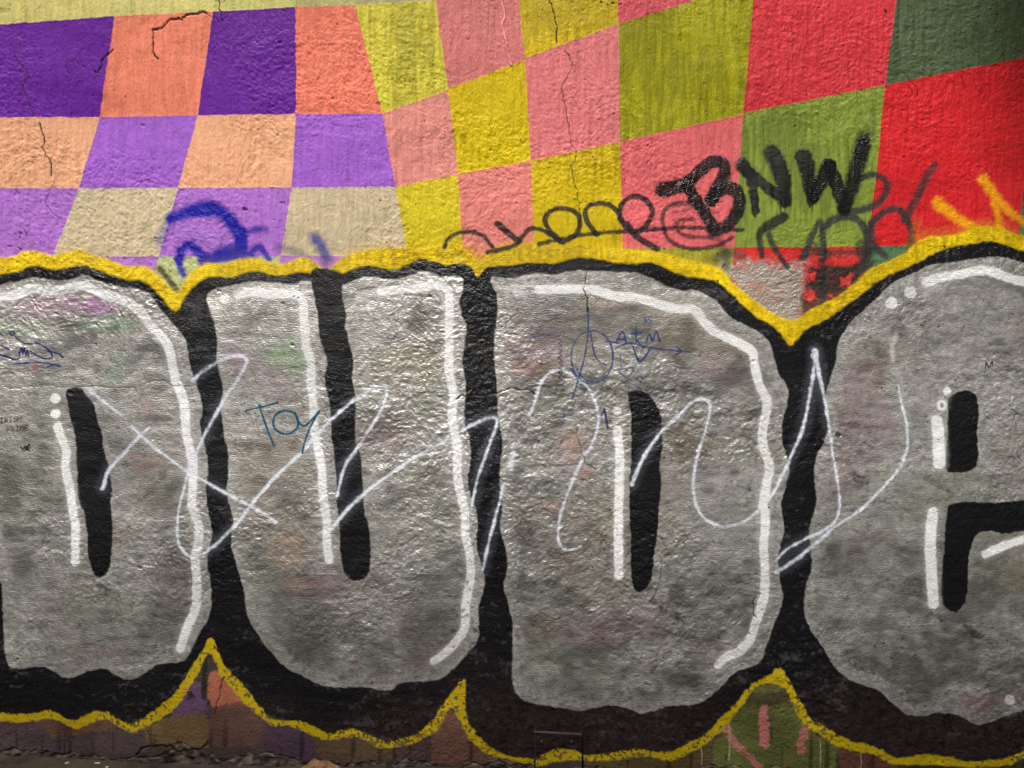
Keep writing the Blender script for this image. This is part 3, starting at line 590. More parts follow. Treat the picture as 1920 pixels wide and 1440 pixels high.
for x, y, n in ((1462, 388, 10), (1471, 385, 12), (1518, 380, 10), (1523, 382, 12), (1577, 402, 9), (1586, 400, 10), (1415, 402, 6)):
    stroke([(x, y), (x, y + n)], 1.8, (24, 23, 24), soft=0.9, op=0.9, wob=0.2)

# ---- marker writing
def mk(key, color, strokes, w=3, op=0.85, name='stroke'):
    pid = part(key, name); op = min(1, op * 1.15); w = w + 0.3; color = tuple(int(c * 0.8) for c in color)
    for s in strokes: stroke(s, w, color, soft=1.1, op=op, pid=pid, wob=0.35, r=0.4, thr=0.4)
ell = lambda x, y, a, b, t0=0, t1=360: [(x + a * math.cos(R(t)), y + b * math.sin(R(t))) for t in np.linspace(t0, t1, 17)]
mk('diag', (52, 78, 144), [ell(1110, 670, 39, 50, -60, 262), ell(1113, 668, 37, 48, -110, 150)], 2.9, 0.72)
mk('diag', (52, 78, 140), [[(1102, 577), (1103, 620), (1097, 665), (1090, 693), (1073, 748)], [(1107, 623), (1117, 670), (1137, 685)], [(1070, 690), (1084, 714)], [(1137, 640), (1160, 643)], [(1153, 654), (1180, 643), (1220, 652), (1280, 659), (1295, 660)], [(1268, 650), (1278, 659), (1268, 664)]], 3.0, 0.8)
mk('diag', (56, 80, 140), [[(1155, 643), (1167, 622), (1175, 645)], [(1158, 637), (1172, 636)], [(1193, 612), (1193, 643)], [(1183, 626), (1203, 624)], [(1212, 640), (1218, 626), (1223, 640), (1230, 622), (1237, 640)], [(1187, 650), (1200, 678), (1221, 650)], [(1196, 640), (1206, 652)]], 3.4, 0.85, 'letter')
mk('diag', (56, 80, 140), [[(1207, 596), (1212, 594), (1209, 600), (1213, 603), (1207, 606)], [(1222, 594), (1216, 595), (1217, 600), (1222, 602), (1217, 607)], [(1163, 665), (1165, 688)], [(1152, 694), (1188, 690), (1174, 708), (1158, 692)], [(1195, 709), (1200, 705), (1206, 710), (1212, 706)]], 2.6, 0.75, 'letter')
vt = []
for k in range(9): vt += [[(1046 + (k % 2) * 3, 636 + k * 9), (1054, 640 + k * 9), (1047 + (k % 3), 643 + k * 9)]]
mk('diag', (58, 66, 96), vt, 2.2, 0.7, 'letter')
mk('diag', (58, 80, 140), [[(993, 633), (1040, 628), (1077, 638)], [(1167, 707), (1190, 723), (1233, 743)], [(1030, 740), (1067, 728)], [(1043, 790), (1047, 768), (1058, 770), (1056, 792)], [(1044, 781), (1060, 781)]], 2.2, 0.6)
mk('diag', (44, 60, 120), [[(1133, 767), (1140, 803)], [(1133, 768), (1128, 780)]], 4, 0.8)
TEAL = (6, 104, 140)
mk('toy', TEAL, [[(460, 770), (490, 763), (520, 755)], [(485, 760), (497, 797), (513, 837)]], 4, 0.9, 'letter')
mk('toy', TEAL, [ell(535, 792, 24, 22)], 4, 0.9, 'letter')
mk('toy', TEAL, [[(553, 773), (558, 790), (569, 799), (582, 789), (598, 772)], [(597, 774), (580, 803), (570, 830), (566, 850)]], 3.8, 0.9, 'letter')
NB = (34, 40, 128)
mk('scrawl', NB, [ell(22, 625, 4, 4), [(27, 631), (43, 643), (60, 645)], [(0, 647), (18, 656)], [(-6, 663), (16, 670), (29, 674), (36, 669), (34, 660)], [(36, 663), (40, 652), (42, 665), (45, 652), (48, 667), (51, 656), (53, 668)], [(56, 658), (72, 669), (87, 673), (97, 669), (90, 656), (74, 645), (65, 643)], [(88, 658), (108, 663), (117, 670)], [(-4, 622), (4, 629)]], 2.8, 0.88)
mk('scrawl', (36, 60, 140), [[(14, 685), (42, 681), (78, 680), (114, 687)], [(87, 689), (101, 684), (114, 687)]], 2.6, 0.85, 'arrow')
FONT = {'I': [[(0, 0), (4, 0)], [(2, 0), (2, 8)], [(0, 8), (4, 8)]], 'R': [[(0, 8), (0, 0), (4, 1), (4, 4), (0, 5)], [(1, 5), (5, 8)]], 'S': [[(5, 0), (1, 1), (1, 3), (5, 5), (4, 8), (0, 7)]], 'H': [[(0, 0), (0, 8)], [(5, 0), (5, 8)], [(0, 4), (5, 4)]], 'P': [[(0, 8), (0, 0), (4, 1), (4, 4), (0, 5)]], 'D': [[(0, 0), (0, 8), (4, 7), (5, 4), (4, 1), (0, 0)]], 'E': [[(5, 0), (0, 0), (0, 8), (5, 8)], [(0, 4), (4, 4)]]}
def word(s, x, y, adv, sc, sh=0.0): return [[(x + i * adv + px * sc, y + py * sc + sh * i) for px, py in st_] for i, ch in enumerate(s) for st_ in FONT[ch]]
for s, x, y in (('IRISH', 1, 784), ('PRIDE', 14, 801)):
    pid = part('irish', 'word')
    for q in word(s, x, y, 8.4, 1.15, -0.9): stroke(q, 2.4, (60, 46, 40), soft=1.0, op=0.9, pid=pid, smooth=False, wob=0.2, thr=0.3)
mk('inkblot', (30, 30, 40), [[(40, 838), (44, 843), (48, 835), (50, 844), (55, 833), (58, 840), (50, 838)], [(46, 846), (52, 843), (57, 846)], [(52, 836), (54, 844)]], 2.4, 0.9)
mk('mm', (40, 36, 40), [[(1848, 698), (1851, 680), (1856, 690), (1862, 678), (1863, 694)]], 2.0, 0.85)
mk('jk', (26, 22, 26), [[(349, 1312), (353, 1311), (354, 1299), (350, 1298)], [(358, 1298), (358, 1310)], [(363, 1303), (359, 1305), (364, 1308)]], 2.2, 0.9)
stroke([(40, 815), (20, 812), (2, 822)], 1.6, (120, 108, 100), soft=1.2, op=0.6)

# ---- crumbled bare concrete at the foot
cr_id = part('wall', 'bare_concrete', 'crumbled pale concrete along the foot of the wall')
foot_y = lambda x: np.interp(x, [-5200, -400, 0, 250, 640, 800, 1000, 1920, 7000], [1270, 1385, 1403, 1419, 1430, 1434, 1441, 1452, 1500])
fy = foot_y(UU) + 4 * noise(30, 500, 990) + 2.2 * noise(8, 8, 991)
lump = np.exp(-((UU - 410) / 130.0) ** 4) * 22 + np.exp(-((UU - 965) / 45.0) ** 2) * 16
fy2 = fy - lump * (0.7 + 0.3 * noise(24, 24, 992))
ba = sstep(-1.5, 1.5, VV - fy2)
cc = np.array(lin((82, 74, 66)), np.float32) * (1 + 0.4 * noise(9, 6, 993) + 0.25 * noise(4, 3.5, 994))[..., None]
lip = np.exp(-((VV - fy2 - 2) / 2.6) ** 2) * np.clip(0.5 + 0.5 * noise(40, 40, 995), 0, 1)
cc = np.clip(cc, 0.02, 0.6) * (1 - lip[..., None] * 0.8) + np.array(lin((158, 146, 134)), np.float32) * lip[..., None] * 0.8
col = col * (1 - ba[..., None]) + cc.astype(np.float32) * ba[..., None]
rgh = rgh * (1 - ba) + 0.9 * ba
met *= (1 - ba)
ids[(ba > 0.5)] = cr_id
hgt += (ba * (-0.003 + 0.0026 * noise(12, 8, 996) * np.clip(lump / 14, 0.25, 1) + 0.0014 * noise(5, 4, 997))).astype(np.float32)

# ---- cracks
CRK = []
def crack(P, w, depth=0.004, op=0.9, pid='new', jag=1.0):
    P = cr(P, 4)
    P = cr(P + RNG.randn(*P.shape) * 1.3 * jag, 2)
    P = P + RNG.randn(*P.shape) * 0.5
    rad = np.full(len(P), w / 2.0) * (0.65 + 0.7 * RNG.rand(len(P)))
    F, sl = seg_field(P, rad, 6)
    if pid == 'new': pid = part('wall', 'crack')
    lay(F, sl, (20, 17, 16), soft=1.0, op=op, pid=pid, wob=0.25, r=0.9)
    hgt[sl] -= 0.35 * depth * (1 - sstep(-1.5, 1.2, F))
crack([(385, 25), (353, 28), (340, 35), (323, 35), (310, 45), (297, 53), (287, 57), (285, 80), (292, 110)], 3.6, 0.008)
crack([(385, 25), (400, 33), (417, 38), (430, 24)], 1.6, pid=None, op=0.7); crack([(407, -20), (410, 10), (417, 38)], 2.4); crack([(425, -10), (421, 6)], 1.6, pid=None, op=0.7)
crack([(213, 94), (200, 100), (190, 113), (187, 127), (173, 134)], 3.0, 0.006); crack([(160, 128), (138, 112), (124, 120), (127, 138)], 1.6, pid=None, op=0.6)
crack([(22, 98), (36, 120), (47, 135), (43, 157), (50, 190), (60, 217)], 2.0, op=0.7); crack([(72, 230), (80, 260), (78, 277), (90, 300), (93, 327)], 2.6); crack([(100, 338), (88, 357), (82, 380), (93, 397), (110, 410)], 1.8, pid=None, op=0.6)
crack([(1027, -30), (1029, 0), (1037, 23), (1043, 50), (1042, 82)], 2.6); crack(op=0.75, w=1.8, P=[(1057, 97), (1070, 117), (1070, 137), (1055, 163), (1057, 190), (1065, 227), (1070, 267), (1080, 297), (1073, 320), (1080, 357), (1087, 387), (1085, 430)])
crack([(855, 747), (873, 742), (905, 741), (930, 737), (967, 727), (1003, 737)], 2.8, 0.006); crack([(667, 727), (730, 730), (773, 738), (840, 738)], 1.4, op=0.55)
crack([(7, 725), (35, 727), (67, 723), (117, 727), (200, 728), (250, 727), (300, 713), (327, 723), (366, 723)], 1.5, op=0.6)
crack([(1102, 507), (1095, 540), (1102, 562), (1102, 580)], 2.4); crack([(1100, 545), (1120, 562), (1145, 566), (1170, 572)], 1.2, pid=None, op=0.5)
crack([(973, 583), (952, 607), (950, 623), (970, 626), (995, 616)], 1.8, pid=None, op=0.65); crack([(930, 622), (950, 625)], 1.2, pid=None, op=0.5)
crack([(1080, 793), (1083, 823), (1090, 847), (1098, 868), (1120, 880)], 2.2, 0.005, op=0.75)
crack([(1420, 1117), (1412, 1133), (1418, 1160)], 2.6); crack([(417, 1270), (412, 1307), (403, 1337)], 2.2)
crack([(257, 1417), (267, 1403), (290, 1400), (320, 1398), (333, 1407), (377, 1403), (391, 1393)], 3.6, 0.008)
crack([(475, 778), (482, 805), (487, 822)], 1.2, pid=None, op=0.5); crack([(150, 120), (165, 118)], 1.0, pid=None, op=0.4)
for P in ([(445, 1077), (520, 1076), (650, 1078), (690, 1077), (770, 1076), (860, 1078)], [(893, 1173), (960, 1174), (1000, 1172)], [(1300, 1072), (1360, 1076), (1430, 1075)], [(760, 960), (790, 990), (860, 984)], [(640, 1212), (690, 1210)], [(1450, 661), (1490, 660), (1530, 658)], [(1690, 1175), (1780, 1172), (1900, 1178)]):
    F, sl = seg_field(cr(P, 4), np.full(len(cr(P, 4)), 0.5), 5); hgt[sl] += 0.0007 * np.exp(-(np.maximum(F, 0) / 1.2) ** 2) * np.clip(0.4 + 0.7 * noise(40, 40, 77)[sl], 0, 1)
pale = cr([(940, -20), (941, 0), (947, 30), (942, 50), (947, 80), (952, 103), (958, 123)], 4) + RNG.randn(25, 2) * 0.9
stroke(pale, 2.4, (238, 170, 160), soft=1, op=0.85, smooth=False); F, sl = seg_field(pale, np.full(25, 0.8), 5); hgt[sl] += 0.0025 * np.exp(-(np.maximum(F, 0) / 1.4) ** 2)
for (x, y, r0) in ((460, 392, 6), (262, 1065, 5), (410, 545, 4), (1413, 677, 4), (133, 737, 6), (548, 646, 4), (265, 232, 5), (525, 80, 4), (1573, 815, 8), (806, 555, 3), (880, 1296, 3), (1150, 8, 4), (1496, 1280, 4)):
    F, sl = seg_field([(x - 2, y), (x + 2, y + 0.7)], [r0 * .5, r0 * .35], 8)
    lay(F, sl, (28, 24, 22), soft=1.3, op=0.85, wob=0.8); hgt[sl] -= 0.002 * (1 - sstep(-1, 2, F)); hgt[sl] += 0.0004 * np.exp(-((F - 3) / 2) ** 2)

# scattered pin holes and flecks of chipped paint
pin = np.maximum(sstep(3.2, 3.6, noise(3.2, 3.0, 1001) + 0.5 * midN), 0.7 * sstep(3.5, 3.9, noise(5, 3.6, 1002) + 0.5 * bigN)) * 0.75
col *= (1 - pin)[..., None]; hgt -= 0.0012 * pin.astype(np.float32)

# ---- plaster relief (metres, outward)
wu = 9 * noise(40, 40, 1010); wv = 9 * noise(40, 40, 1011)
upper = sstep(520, 470, VV)                        # the mural is roller painted, below it is trowelled and many coats thick
patch = sstep(-0.6, 1.1, fbm(170, 130, 1012, 3))
lum = wnoise(26, 20, wu, wv, 1013)
lum2 = wnoise(12, 9, wu * 0.7, wv * 0.7, 1014)
lum3 = wnoise(6.2, 5.0, wu * 0.5, wv * 0.5, 1015)
rid1 = 1 - np.minimum(np.abs(wnoise(34, 22, wu, wv, 1016)) * 2.2, 1)
rid2 = 1 - np.minimum(np.abs(wnoise(15, 11, wu, wv, 1017)) * 2.0, 1)
roll = noise(6, 60, 1018) * 0.6 + noise(3.6, 30, 1019) * 0.5
trow = noise(70, 8, 1020) * 0.7 + noise(36, 5, 1021) * 0.5
lum4 = wnoise(3.7, 3.2, wu * 0.3, wv * 0.3, 1030)
rid3 = 1 - np.minimum(np.abs(wnoise(8.5, 6.0, wu, wv, 1031)) * 1.8, 1)
flake = sstep(0.05, 0.30, wnoise(20, 15, wu, wv, 1032) - 0.55) * sstep(-0.2, 1.0, fbm(210, 190, 1033, 2))   # layers of old paint that have come away
pt = (0.30 + 0.85 * patch) * (1 - 0.35 * upper)
hh = 0.0035 * fbm(420, 380, 1022, 2) + 0.0018 * fbm(110, 80, 1023, 2)
hh += 0.00038 * lum * (1 - 0.4 * upper) + 0.00038 * lum2 * pt + 0.00038 * lum3 * pt + 0.00025 * lum4 * (0.5 + 0.65 * patch)
hh += 0.0006 * rid1 ** 8 * patch + 0.0006 * rid2 ** 6 * patch * (0.45 + 0.55 * (1 - upper)) + 0.00055 * rid3 ** 4 * patch
hh -= 0.0007 * flake
craze = (1 - sstep(0.015, 0.075, np.abs(wnoise(24, 17, wu * 1.6, wv * 1.6, 1040)))) * sstep(0.35, 0.8, wnoise(19, 23, wv, wu, 1041)) * (0.35 + 0.65 * patch)
hh -= 0.0011 * craze
col *= (1 - 0.45 * craze)[..., None]
hh += upper * 0.00040 * (roll + 1.1 * VFINE) + (1 - upper) * 0.00030 * trow
hgt += (hh * (1 - 0.22 * (1 - upper))).astype(np.float32)
hgt += 0.00035 * edge_ridge * upper

stroke([(1092.5, 1376), (1092.5, 1460)], 4.5, (9, 8, 8), soft=1.0, op=0.95, smooth=False)  # shadow line along the plate's right edge, painted into the wall colour
stroke([(1000.5, 1374), (1000.5, 1460)], 2.0, (12, 11, 10), soft=1.0, op=0.8, smooth=False)
# ---- cover plate: the paint on it stands 9 mm proud of the wall
PLX0, PLX1, PLY0, PLY1 = 1002.5, 1089.5, 1371.0, 1452.0
pl_id = part('plate', 'painted_face', 'plate face with black paint and the yellow outline crossing it')
pm = (UU > PLX0) & (UU < PLX1) & (VV > PLY0 + 0.055 * (UU - PLX0)) & (VV < PLY1)
ids[pm] = pl_id
f = np.where(pm, 0.9, 0)
hgt_plate = 0.009 + 0.00025 * lum2

# ------------------------------------------------------------------ materials
def principled(name):
    m = bpy.data.materials.new(name); m.use_nodes = True
    nt = m.node_tree; b = nt.nodes['Principled BSDF']
    return m, nt, b
def paint_mat(name, bump_d, scale, aniso, spec):
    m, nt, b = principled(name)
    N, L = nt.nodes.new, nt.links.new
    at = N('ShaderNodeAttribute'); at.attribute_name = 'paint'
    sf = N('ShaderNodeAttribute'); sf.attribute_name = 'finish'
    tc = N('ShaderNodeTexCoord'); mp = N('ShaderNodeMapping'); mp.inputs['Scale'].default_value = aniso
    L(tc.outputs['Object'], mp.inputs['Vector'])
    n1 = N('ShaderNodeTexNoise'); n1.inputs['Scale'].default_value = scale; n1.inputs['Detail'].default_value = 5; n1.inputs['Roughness'].default_value = 0.62
    L(mp.outputs[0], n1.inputs['Vector'])
    n2 = N('ShaderNodeTexNoise'); n2.inputs['Scale'].default_value = scale * 0.22; n2.inputs['Detail'].default_value = 4
    L(mp.outputs[0], n2.inputs['Vector'])
    # slight mottling of the pigment
    mr = N('ShaderNodeMapRange'); mr.inputs['From Min'].default_value = 0.3; mr.inputs['From Max'].default_value = 0.7; mr.inputs['To Min'].default_value = 0.88; mr.inputs['To Max'].default_value = 1.08
    L(n2.outputs['Fac'], mr.inputs['Value'])
    mx = N('ShaderNodeVectorMath'); mx.operation = 'SCALE'
    L(at.outputs['Color'], mx.inputs[0]); L(mr.outputs[0], mx.inputs['Scale'])
    L(mx.outputs[0], b.inputs['Base Color'])
    sp = N('ShaderNodeSeparateColor'); L(sf.outputs['Color'], sp.inputs[0])
    L(sp.outputs[0], b.inputs['Metallic'])
    ra = N('ShaderNodeMath'); ra.operation = 'MULTIPLY_ADD'; ra.inputs[1].default_value = 0.22; 
    L(n1.outputs['Fac'], ra.inputs[0])
    sb = N('ShaderNodeMath'); sb.operation = 'SUBTRACT'; sb.inputs[1].default_value = 0.11; L(sp.outputs[1], sb.inputs[0])
    L(sb.outputs[0], ra.inputs[2]); L(ra.outputs[0], b.inputs['Roughness'])
    b.inputs['Specular IOR Level'].default_value = spec
    bp = N('ShaderNodeBump'); bp.inputs['Strength'].default_value = 1.0; bp.inputs['Distance'].default_value = bump_d
    L(n1.outputs['Fac'], bp.inputs['Height']); L(bp.outputs[0], b.inputs['Normal'])
    return m
M_check = paint_mat('roller_paint', 0.0022, 190, (1.6, 1, 0.5), 0.20)
M_spray = paint_mat('spray_paint', 0.0022, 190, (1, 1, 1.2), 0.30)
M_silver = paint_mat('silver_spray_paint', 0.0019, 190, (0.8, 1, 1.3), 0.5)
M_black = paint_mat('black_spray_paint', 0.0024, 180, (1, 1, 1.2), 0.55)
M_bare = paint_mat('bare_plaster', 0.004, 120, (1, 1, 1), 0.25)
def mat_for(tkey, name):
    if tkey == 'mural': return M_check
    if tkey == 'piece' and name == 'letter': return M_silver
    if name in ('black_outline', 'counter') or tkey == 'bnw': return M_black
    if tkey == 'wall': return M_bare
    return M_spray

# ------------------------------------------------------------------ cut the grid into objects
X = ((UU - 960) * PX).astype(np.float64); Z = ((1440 - VV) * PX).astype(np.float64)
wall_bottom = -0.45
gy, gx = np.gradient(hgt.astype(np.float64), Z[:, 0], X[0, :])
NRM = np.stack([-gx, -np.ones_like(gx), -gy], -1)      # outward is -Y : surface y = -h
NRM[..., 0] = -gx; NRM[..., 2] = -gy
NRM /= np.linalg.norm(NRM, axis=-1, keepdims=True)
# y = -h(x,z): normal proportional to (-h_x, -1, -h_z)
cell = ids[:-1, :-1].ravel()
J, I = np.meshgrid(np.arange(H - 1), np.arange(W - 1), indexing='ij')
v00 = (J * W + I).ravel()
order = np.argsort(cell, kind='stable')
scell = cell[order]
starts = np.searchsorted(scell, np.arange(len(PARTS))); ends = np.searchsorted(scell, np.arange(len(PARTS)), side='right')
XYZ = np.stack([X, -hgt.astype(np.float64), Z], -1).reshape(-1, 3)
NR = NRM.reshape(-1, 3)
PAINT = np.concatenate([np.clip(col, 0.003, 0.92), np.ones((H, W, 1), np.float32)], -1).reshape(-1, 4).astype(np.float32)
FIN = np.stack([np.clip(met, 0, 1), np.clip(rgh, 0.12, 1), np.zeros_like(met), np.ones_like(met)], -1).reshape(-1, 4).astype(np.float32)

def grid_mesh(name, cells, origin, mat, xyz=None):
    q = np.stack([v00[cells], v00[cells] + W, v00[cells] + W + 1, v00[cells] + 1], 1)
    uniq, inv = np.unique(q.ravel(), return_inverse=True)
    me = bpy.data.meshes.new(name)
    nv, nf = len(uniq), len(cells)
    me.vertices.add(nv); me.loops.add(nf * 4); me.polygons.add(nf)
    P = (XYZ if xyz is None else xyz)[uniq] - np.array(origin)
    me.vertices.foreach_set('co', P.astype(np.float32).ravel())
    me.loops.foreach_set('vertex_index', inv.astype(np.int32))
    me.polygons.foreach_set('loop_start', np.arange(0, nf * 4, 4, dtype=np.int32))
    me.update(calc_edges=True)
    me.shade_smooth()
    a = me.attributes.new('paint', 'FLOAT_COLOR', 'POINT'); a.data.foreach_set('color', PAINT[uniq].ravel())
    a = me.attributes.new('finish', 'FLOAT_COLOR', 'POINT'); a.data.foreach_set('color', FIN[uniq].ravel())
    if xyz is None:
        a = me.attributes.new('custom_normal', 'FLOAT_VECTOR', 'POINT'); a.data.foreach_set('vector', NR[uniq].astype(np.float32).ravel())
    me.materials.append(mat)
    return me

def new_obj(name, me, parent=None, loc=(0, 0, 0)):
    o = bpy.data.objects.new(name, me); COL.objects.link(o)
    o.location = loc
    if parent is not None: o.parent = parent
    return o
def tag(o, label=None, cat=None, group=None, kind=None):
    if label: o['label'] = label
    if cat: o['category'] = cat
    if group: o['group'] = group
    if kind: o['kind'] = kind
    return o

ROOT, ORI, OBJ = {}, {}, {}
cells_of = {k: order[starts[k]:ends[k]] for k in range(len(PARTS))}
for key, (name, label, cat, group) in THINGS.items():
    allc = [cells_of[k] for k in range(len(PARTS)) if PARTS[k][0] == key and len(cells_of[k])]
    allc = np.concatenate(allc)
    p = XYZ[v00[allc]]
    org = (float(p[:, 0].mean()), 0.0, float(p[:, 2].min())) if key != 'wall' else (0.0, 0.0, 0.0)
    e = new_obj(name, None, None, org); e.empty_display_size = 0.1
    tag(e, label, cat, group); ROOT[key] = e; ORI[key] = org
xyz_plate = XYZ.copy(); xyz_plate[:, 1] = -hgt_plate.reshape(-1)
for k, (tkey, parent, name, label) in enumerate(PARTS):
    cs = cells_of[k]
    if len(cs) == 0: continue
    me = grid_mesh(name, cs, ORI[tkey], mat_for(tkey, name), xyz_plate if k == pl_id else None)
    o = new_obj(name, me, OBJ[parent] if parent is not None else ROOT[tkey])
    if label: o['label'] = label
    OBJ[k] = o

# ------------------------------------------------------------------ plain mesh helpers
import bmesh
def bm_obj(name, bm, mat, parent=None, loc=(0, 0, 0), smooth=False):
    me = bpy.data.meshes.new(name); bm.to_mesh(me); bm.free()
    if smooth: me.shade_smooth()
    me.materials.append(mat)
    return new_obj(name, me, parent, loc)
def add_box(bm, x0, x1, y0, y1, z0, z1):
    vs = [bm.verts.new(p) for p in ((x0, y0, z0), (x1, y0, z0), (x1, y1, z0), (x0, y1, z0), (x0, y0, z1), (x1, y0, z1), (x1, y1, z1), (x0, y1, z1))]
    for q in ((3, 2, 1, 0), (4, 5, 6, 7), (0, 1, 5, 4), (1, 2, 6, 5), (2, 3, 7, 6), (3, 0, 4, 7)): bm.faces.new([vs[i] for i in q])

def noise_mat(name, c0, c1, scale, rough, bump=0.003, metal=0.0, detail=6, c2=None):
    m, nt, b = principled(name)
    N, L = nt.nodes.new, nt.links.new
    tc = N('ShaderNodeTexCoord')
    n1 = N('ShaderNodeTexNoise'); n1.inputs['Scale'].default_value = scale; n1.inputs['Detail'].default_value = detail; n1.inputs['Roughness'].default_value = 0.65
    L(tc.outputs['Object'], n1.inputs['Vector'])
    rp = N('ShaderNodeValToRGB'); rp.color_ramp.elements[0].position = 0.32; rp.color_ramp.elements[1].position = 0.68
    rp.color_ramp.elements[0].color = (*lin(c0), 1); rp.color_ramp.elements[1].color = (*lin(c1), 1)
    L(n1.outputs['Fac'], rp.inputs['Fac']); L(rp.outputs[0], b.inputs['Base Color'])
    b.inputs['Roughness'].default_value = rough; b.inputs['Metallic'].default_value = metal
    n2 = N('ShaderNodeTexNoise'); n2.inputs['Scale'].default_value = scale * 6; n2.inputs['Detail'].default_value = 5
    L(tc.outputs['Object'], n2.inputs['Vector'])
    bp = N('ShaderNodeBump'); bp.inputs['Distance'].default_value = bump; L(n2.outputs['Fac'], bp.inputs['Height']); L(bp.outputs[0], b.inputs['Normal'])
    return m

# wall body behind the painted face
M_core = noise_mat('concrete', (96, 88, 80), (128, 118, 108), 6, 0.9)
bm = bmesh.new(); add_box(bm, X.min(), X.max(), 0.03, 0.45, -0.60, Z.max())
bm_obj('wall_body', bm, M_core, ROOT['wall'])

# plate body and bolts
M_plate = noise_mat('painted_metal', (34, 30, 30), (62, 54, 50), 40, 0.5, 0.0006)
px0, px1 = (PLX0 - 960) * PX, (PLX1 - 960) * PX
pz0, pz1 = (1440 - PLY1) * PX, (1440 - PLY0) * PX
po = ORI['plate']
bm = bmesh.new()
ys = (0.03, -0.0082)
vsb = []
for y in ys:
    s = 0.0 if y > 0 else 0.0
    vsb.append([bm.verts.new((x - po[0], y, z - po[2])) for x, z in ((px0 - .002, pz0), (px1 + .002, pz0), (px1 + .002, pz1 - 0.0065), (px0 - .002, pz1 + 0.0018))])
for k in range(4):
    bm.faces.new([vsb[0][k], vsb[0][(k + 1) % 4], vsb[1][(k + 1) % 4], vsb[1][k]])
bm.faces.new(vsb[1]); bm.faces.new(vsb[0][::-1])
bmesh.ops.recalc_face_normals(bm, faces=bm.faces)
bm_obj('plate_body', bm, M_plate, ROOT['plate'])
M_edge = noise_mat('worn_steel', (66, 60, 54), (104, 96, 84), 60, 0.5, 0.0004, 0.3)
bm = bmesh.new()
a = (px0 - .002 - po[0], pz1 + 0.0018 - po[2]); b2 = (px1 + .002 - po[0], pz1 - 0.0065 - po[2])
vsn = [bm.verts.new(p) for p in ((a[0], -0.0095, a[1] - 0.0028), (b2[0], -0.0095, b2[1] - 0.0028), (b2[0], -0.0095, b2[1]), (a[0], -0.0095, a[1]), (a[0], -0.002, a[1] + .0015), (b2[0], -0.002, b2[1] + .0015))]
bm.faces.new(vsn[:4]); bm.faces.new((vsn[3], vsn[2], vsn[5], vsn[4]))
bmesh.ops.recalc_face_normals(bm, faces=bm.faces)
bm_obj('top_edge', bm, M_edge, ROOT['plate'])
for bx in (1015.5, 1071.5):
    bm = bmesh.new()
    rings = []
    for r0, y in ((0.0058, -0.0085), (0.0058, -0.0118), (0.0042, -0.0138), (0.0, -0.0143)):
        if r0 == 0: top = bm.verts.new((0, y, 0)); continue
        rings.append([bm.verts.new((r0 * math.cos(t * math.pi / 5), y, r0 * math.sin(t * math.pi / 5))) for t in range(10)])
    for q in range(len(rings) - 1):
        for t in range(10): bm.faces.new((rings[q][t], rings[q][(t + 1) % 10], rings[q + 1][(t + 1) % 10], rings[q + 1][t]))
    for t in range(10): bm.faces.new((rings[-1][t], rings[-1][(t + 1) % 10], top))
    bmesh.ops.recalc_face_normals(bm, faces=bm.faces)
    bm_obj('bolt', bm, M_plate, ROOT['plate'], ((bx - 960) * PX - po[0], 0, (1440 - 1388) * PX - po[2]), True)

# ------------------------------------------------------------------ ground: pavement falling gently to the right
SL = 0.072
def gz(x): return (1440 - float(np.interp(x / PX + 960, [-5200, -400, 0, 250, 540, 800, 1300, 1920, 7000], [1284, 1398, 1416, 1430, 1437, 1440, 1447, 1455, 1510]))) * PX
M_ground = noise_mat('pavement', (58, 48, 40), (96, 84, 70), 14, 0.85, 0.004)
bm = bmesh.new()
gxs = [-60, -20, -8, -4] + list(np.arange(-2.2, 2.21, 0.05)) + [4, 8, 20, 60]
gys = [-80, -20, -8, -4, -2, -1, -0.5, -0.25] + list(np.arange(-0.16, 0.041, 0.02))
rg = np.random.RandomState(3)
gr = []
for yy in gys:
    row = []
    for xx in gxs:
        xc = max(-8.0, min(8.0, xx))
        z = gz(xc)
        if abs(xx) < 2.3 and yy > -0.3: z += rg.randn() * 0.0016
        row.append(bm.verts.new((xx, yy, z)))
    gr.append(row)
for j in range(len(gys) - 1):
    for i in range(len(gxs) - 1): bm.faces.new((gr[j][i], gr[j][i + 1], gr[j + 1][i + 1], gr[j + 1][i]))
g_o = bm_obj('pavement', bm, M_ground, None, (0, 0, 0), True); g_o['kind'] = 'structure'

# ------------------------------------------------------------------ unseen slabs added overhead to shade the wall's right side and foot
bm = bmesh.new()
add_box(bm, -14.0, 14.0, -10.0, -3.82, 5.2, 5.9)
slab_o = bm_obj('shade_slab', bm, M_core); slab_o['kind'] = 'structure'
bm = bmesh.new()
add_box(bm, 0.72, 14.0, -3.80, 0.02, 5.2, 5.9)
slab_o = bm_obj('shade_slab', bm, M_core); slab_o['kind'] = 'structure'
# ------------------------------------------------------------------ dry leaf
M_leaf = noise_mat('dry_leaf', (104, 66, 38), (176, 130, 88), 60, 0.6, 0.0008)
lx = (604 - 960) * PX; lz = gz(lx)
leaf = tag(new_obj('dry_leaf', None, None, (lx, -0.05, lz + 0.002)), 'curled dry brown leaf lying on the pavement against the wall foot', 'leaf')
bm = bmesh.new()
nU, nV = 18, 9
g2 = []
for i in range(nU + 1):
    t = i / nU; wd = 0.034 * math.sin(math.pi * min(1, t * 0.97 + 0.02)) ** 0.7 * (1 + 0.18 * math.sin(t * 21))
    row = []
    for j in range(nV + 1):
        s = (j / nV - 0.5) * 2
        x = -0.068 + 0.136 * t; y = s * wd
        z = 0.006 + 0.012 * s * s * (0.4 + 0.6 * math.sin(math.pi * t)) + 0.008 * math.sin(math.pi * t) + 0.002 * math.sin(9 * s + 13 * t)
        row.append(bm.verts.new((x, y, z)))
    g2.append(row)
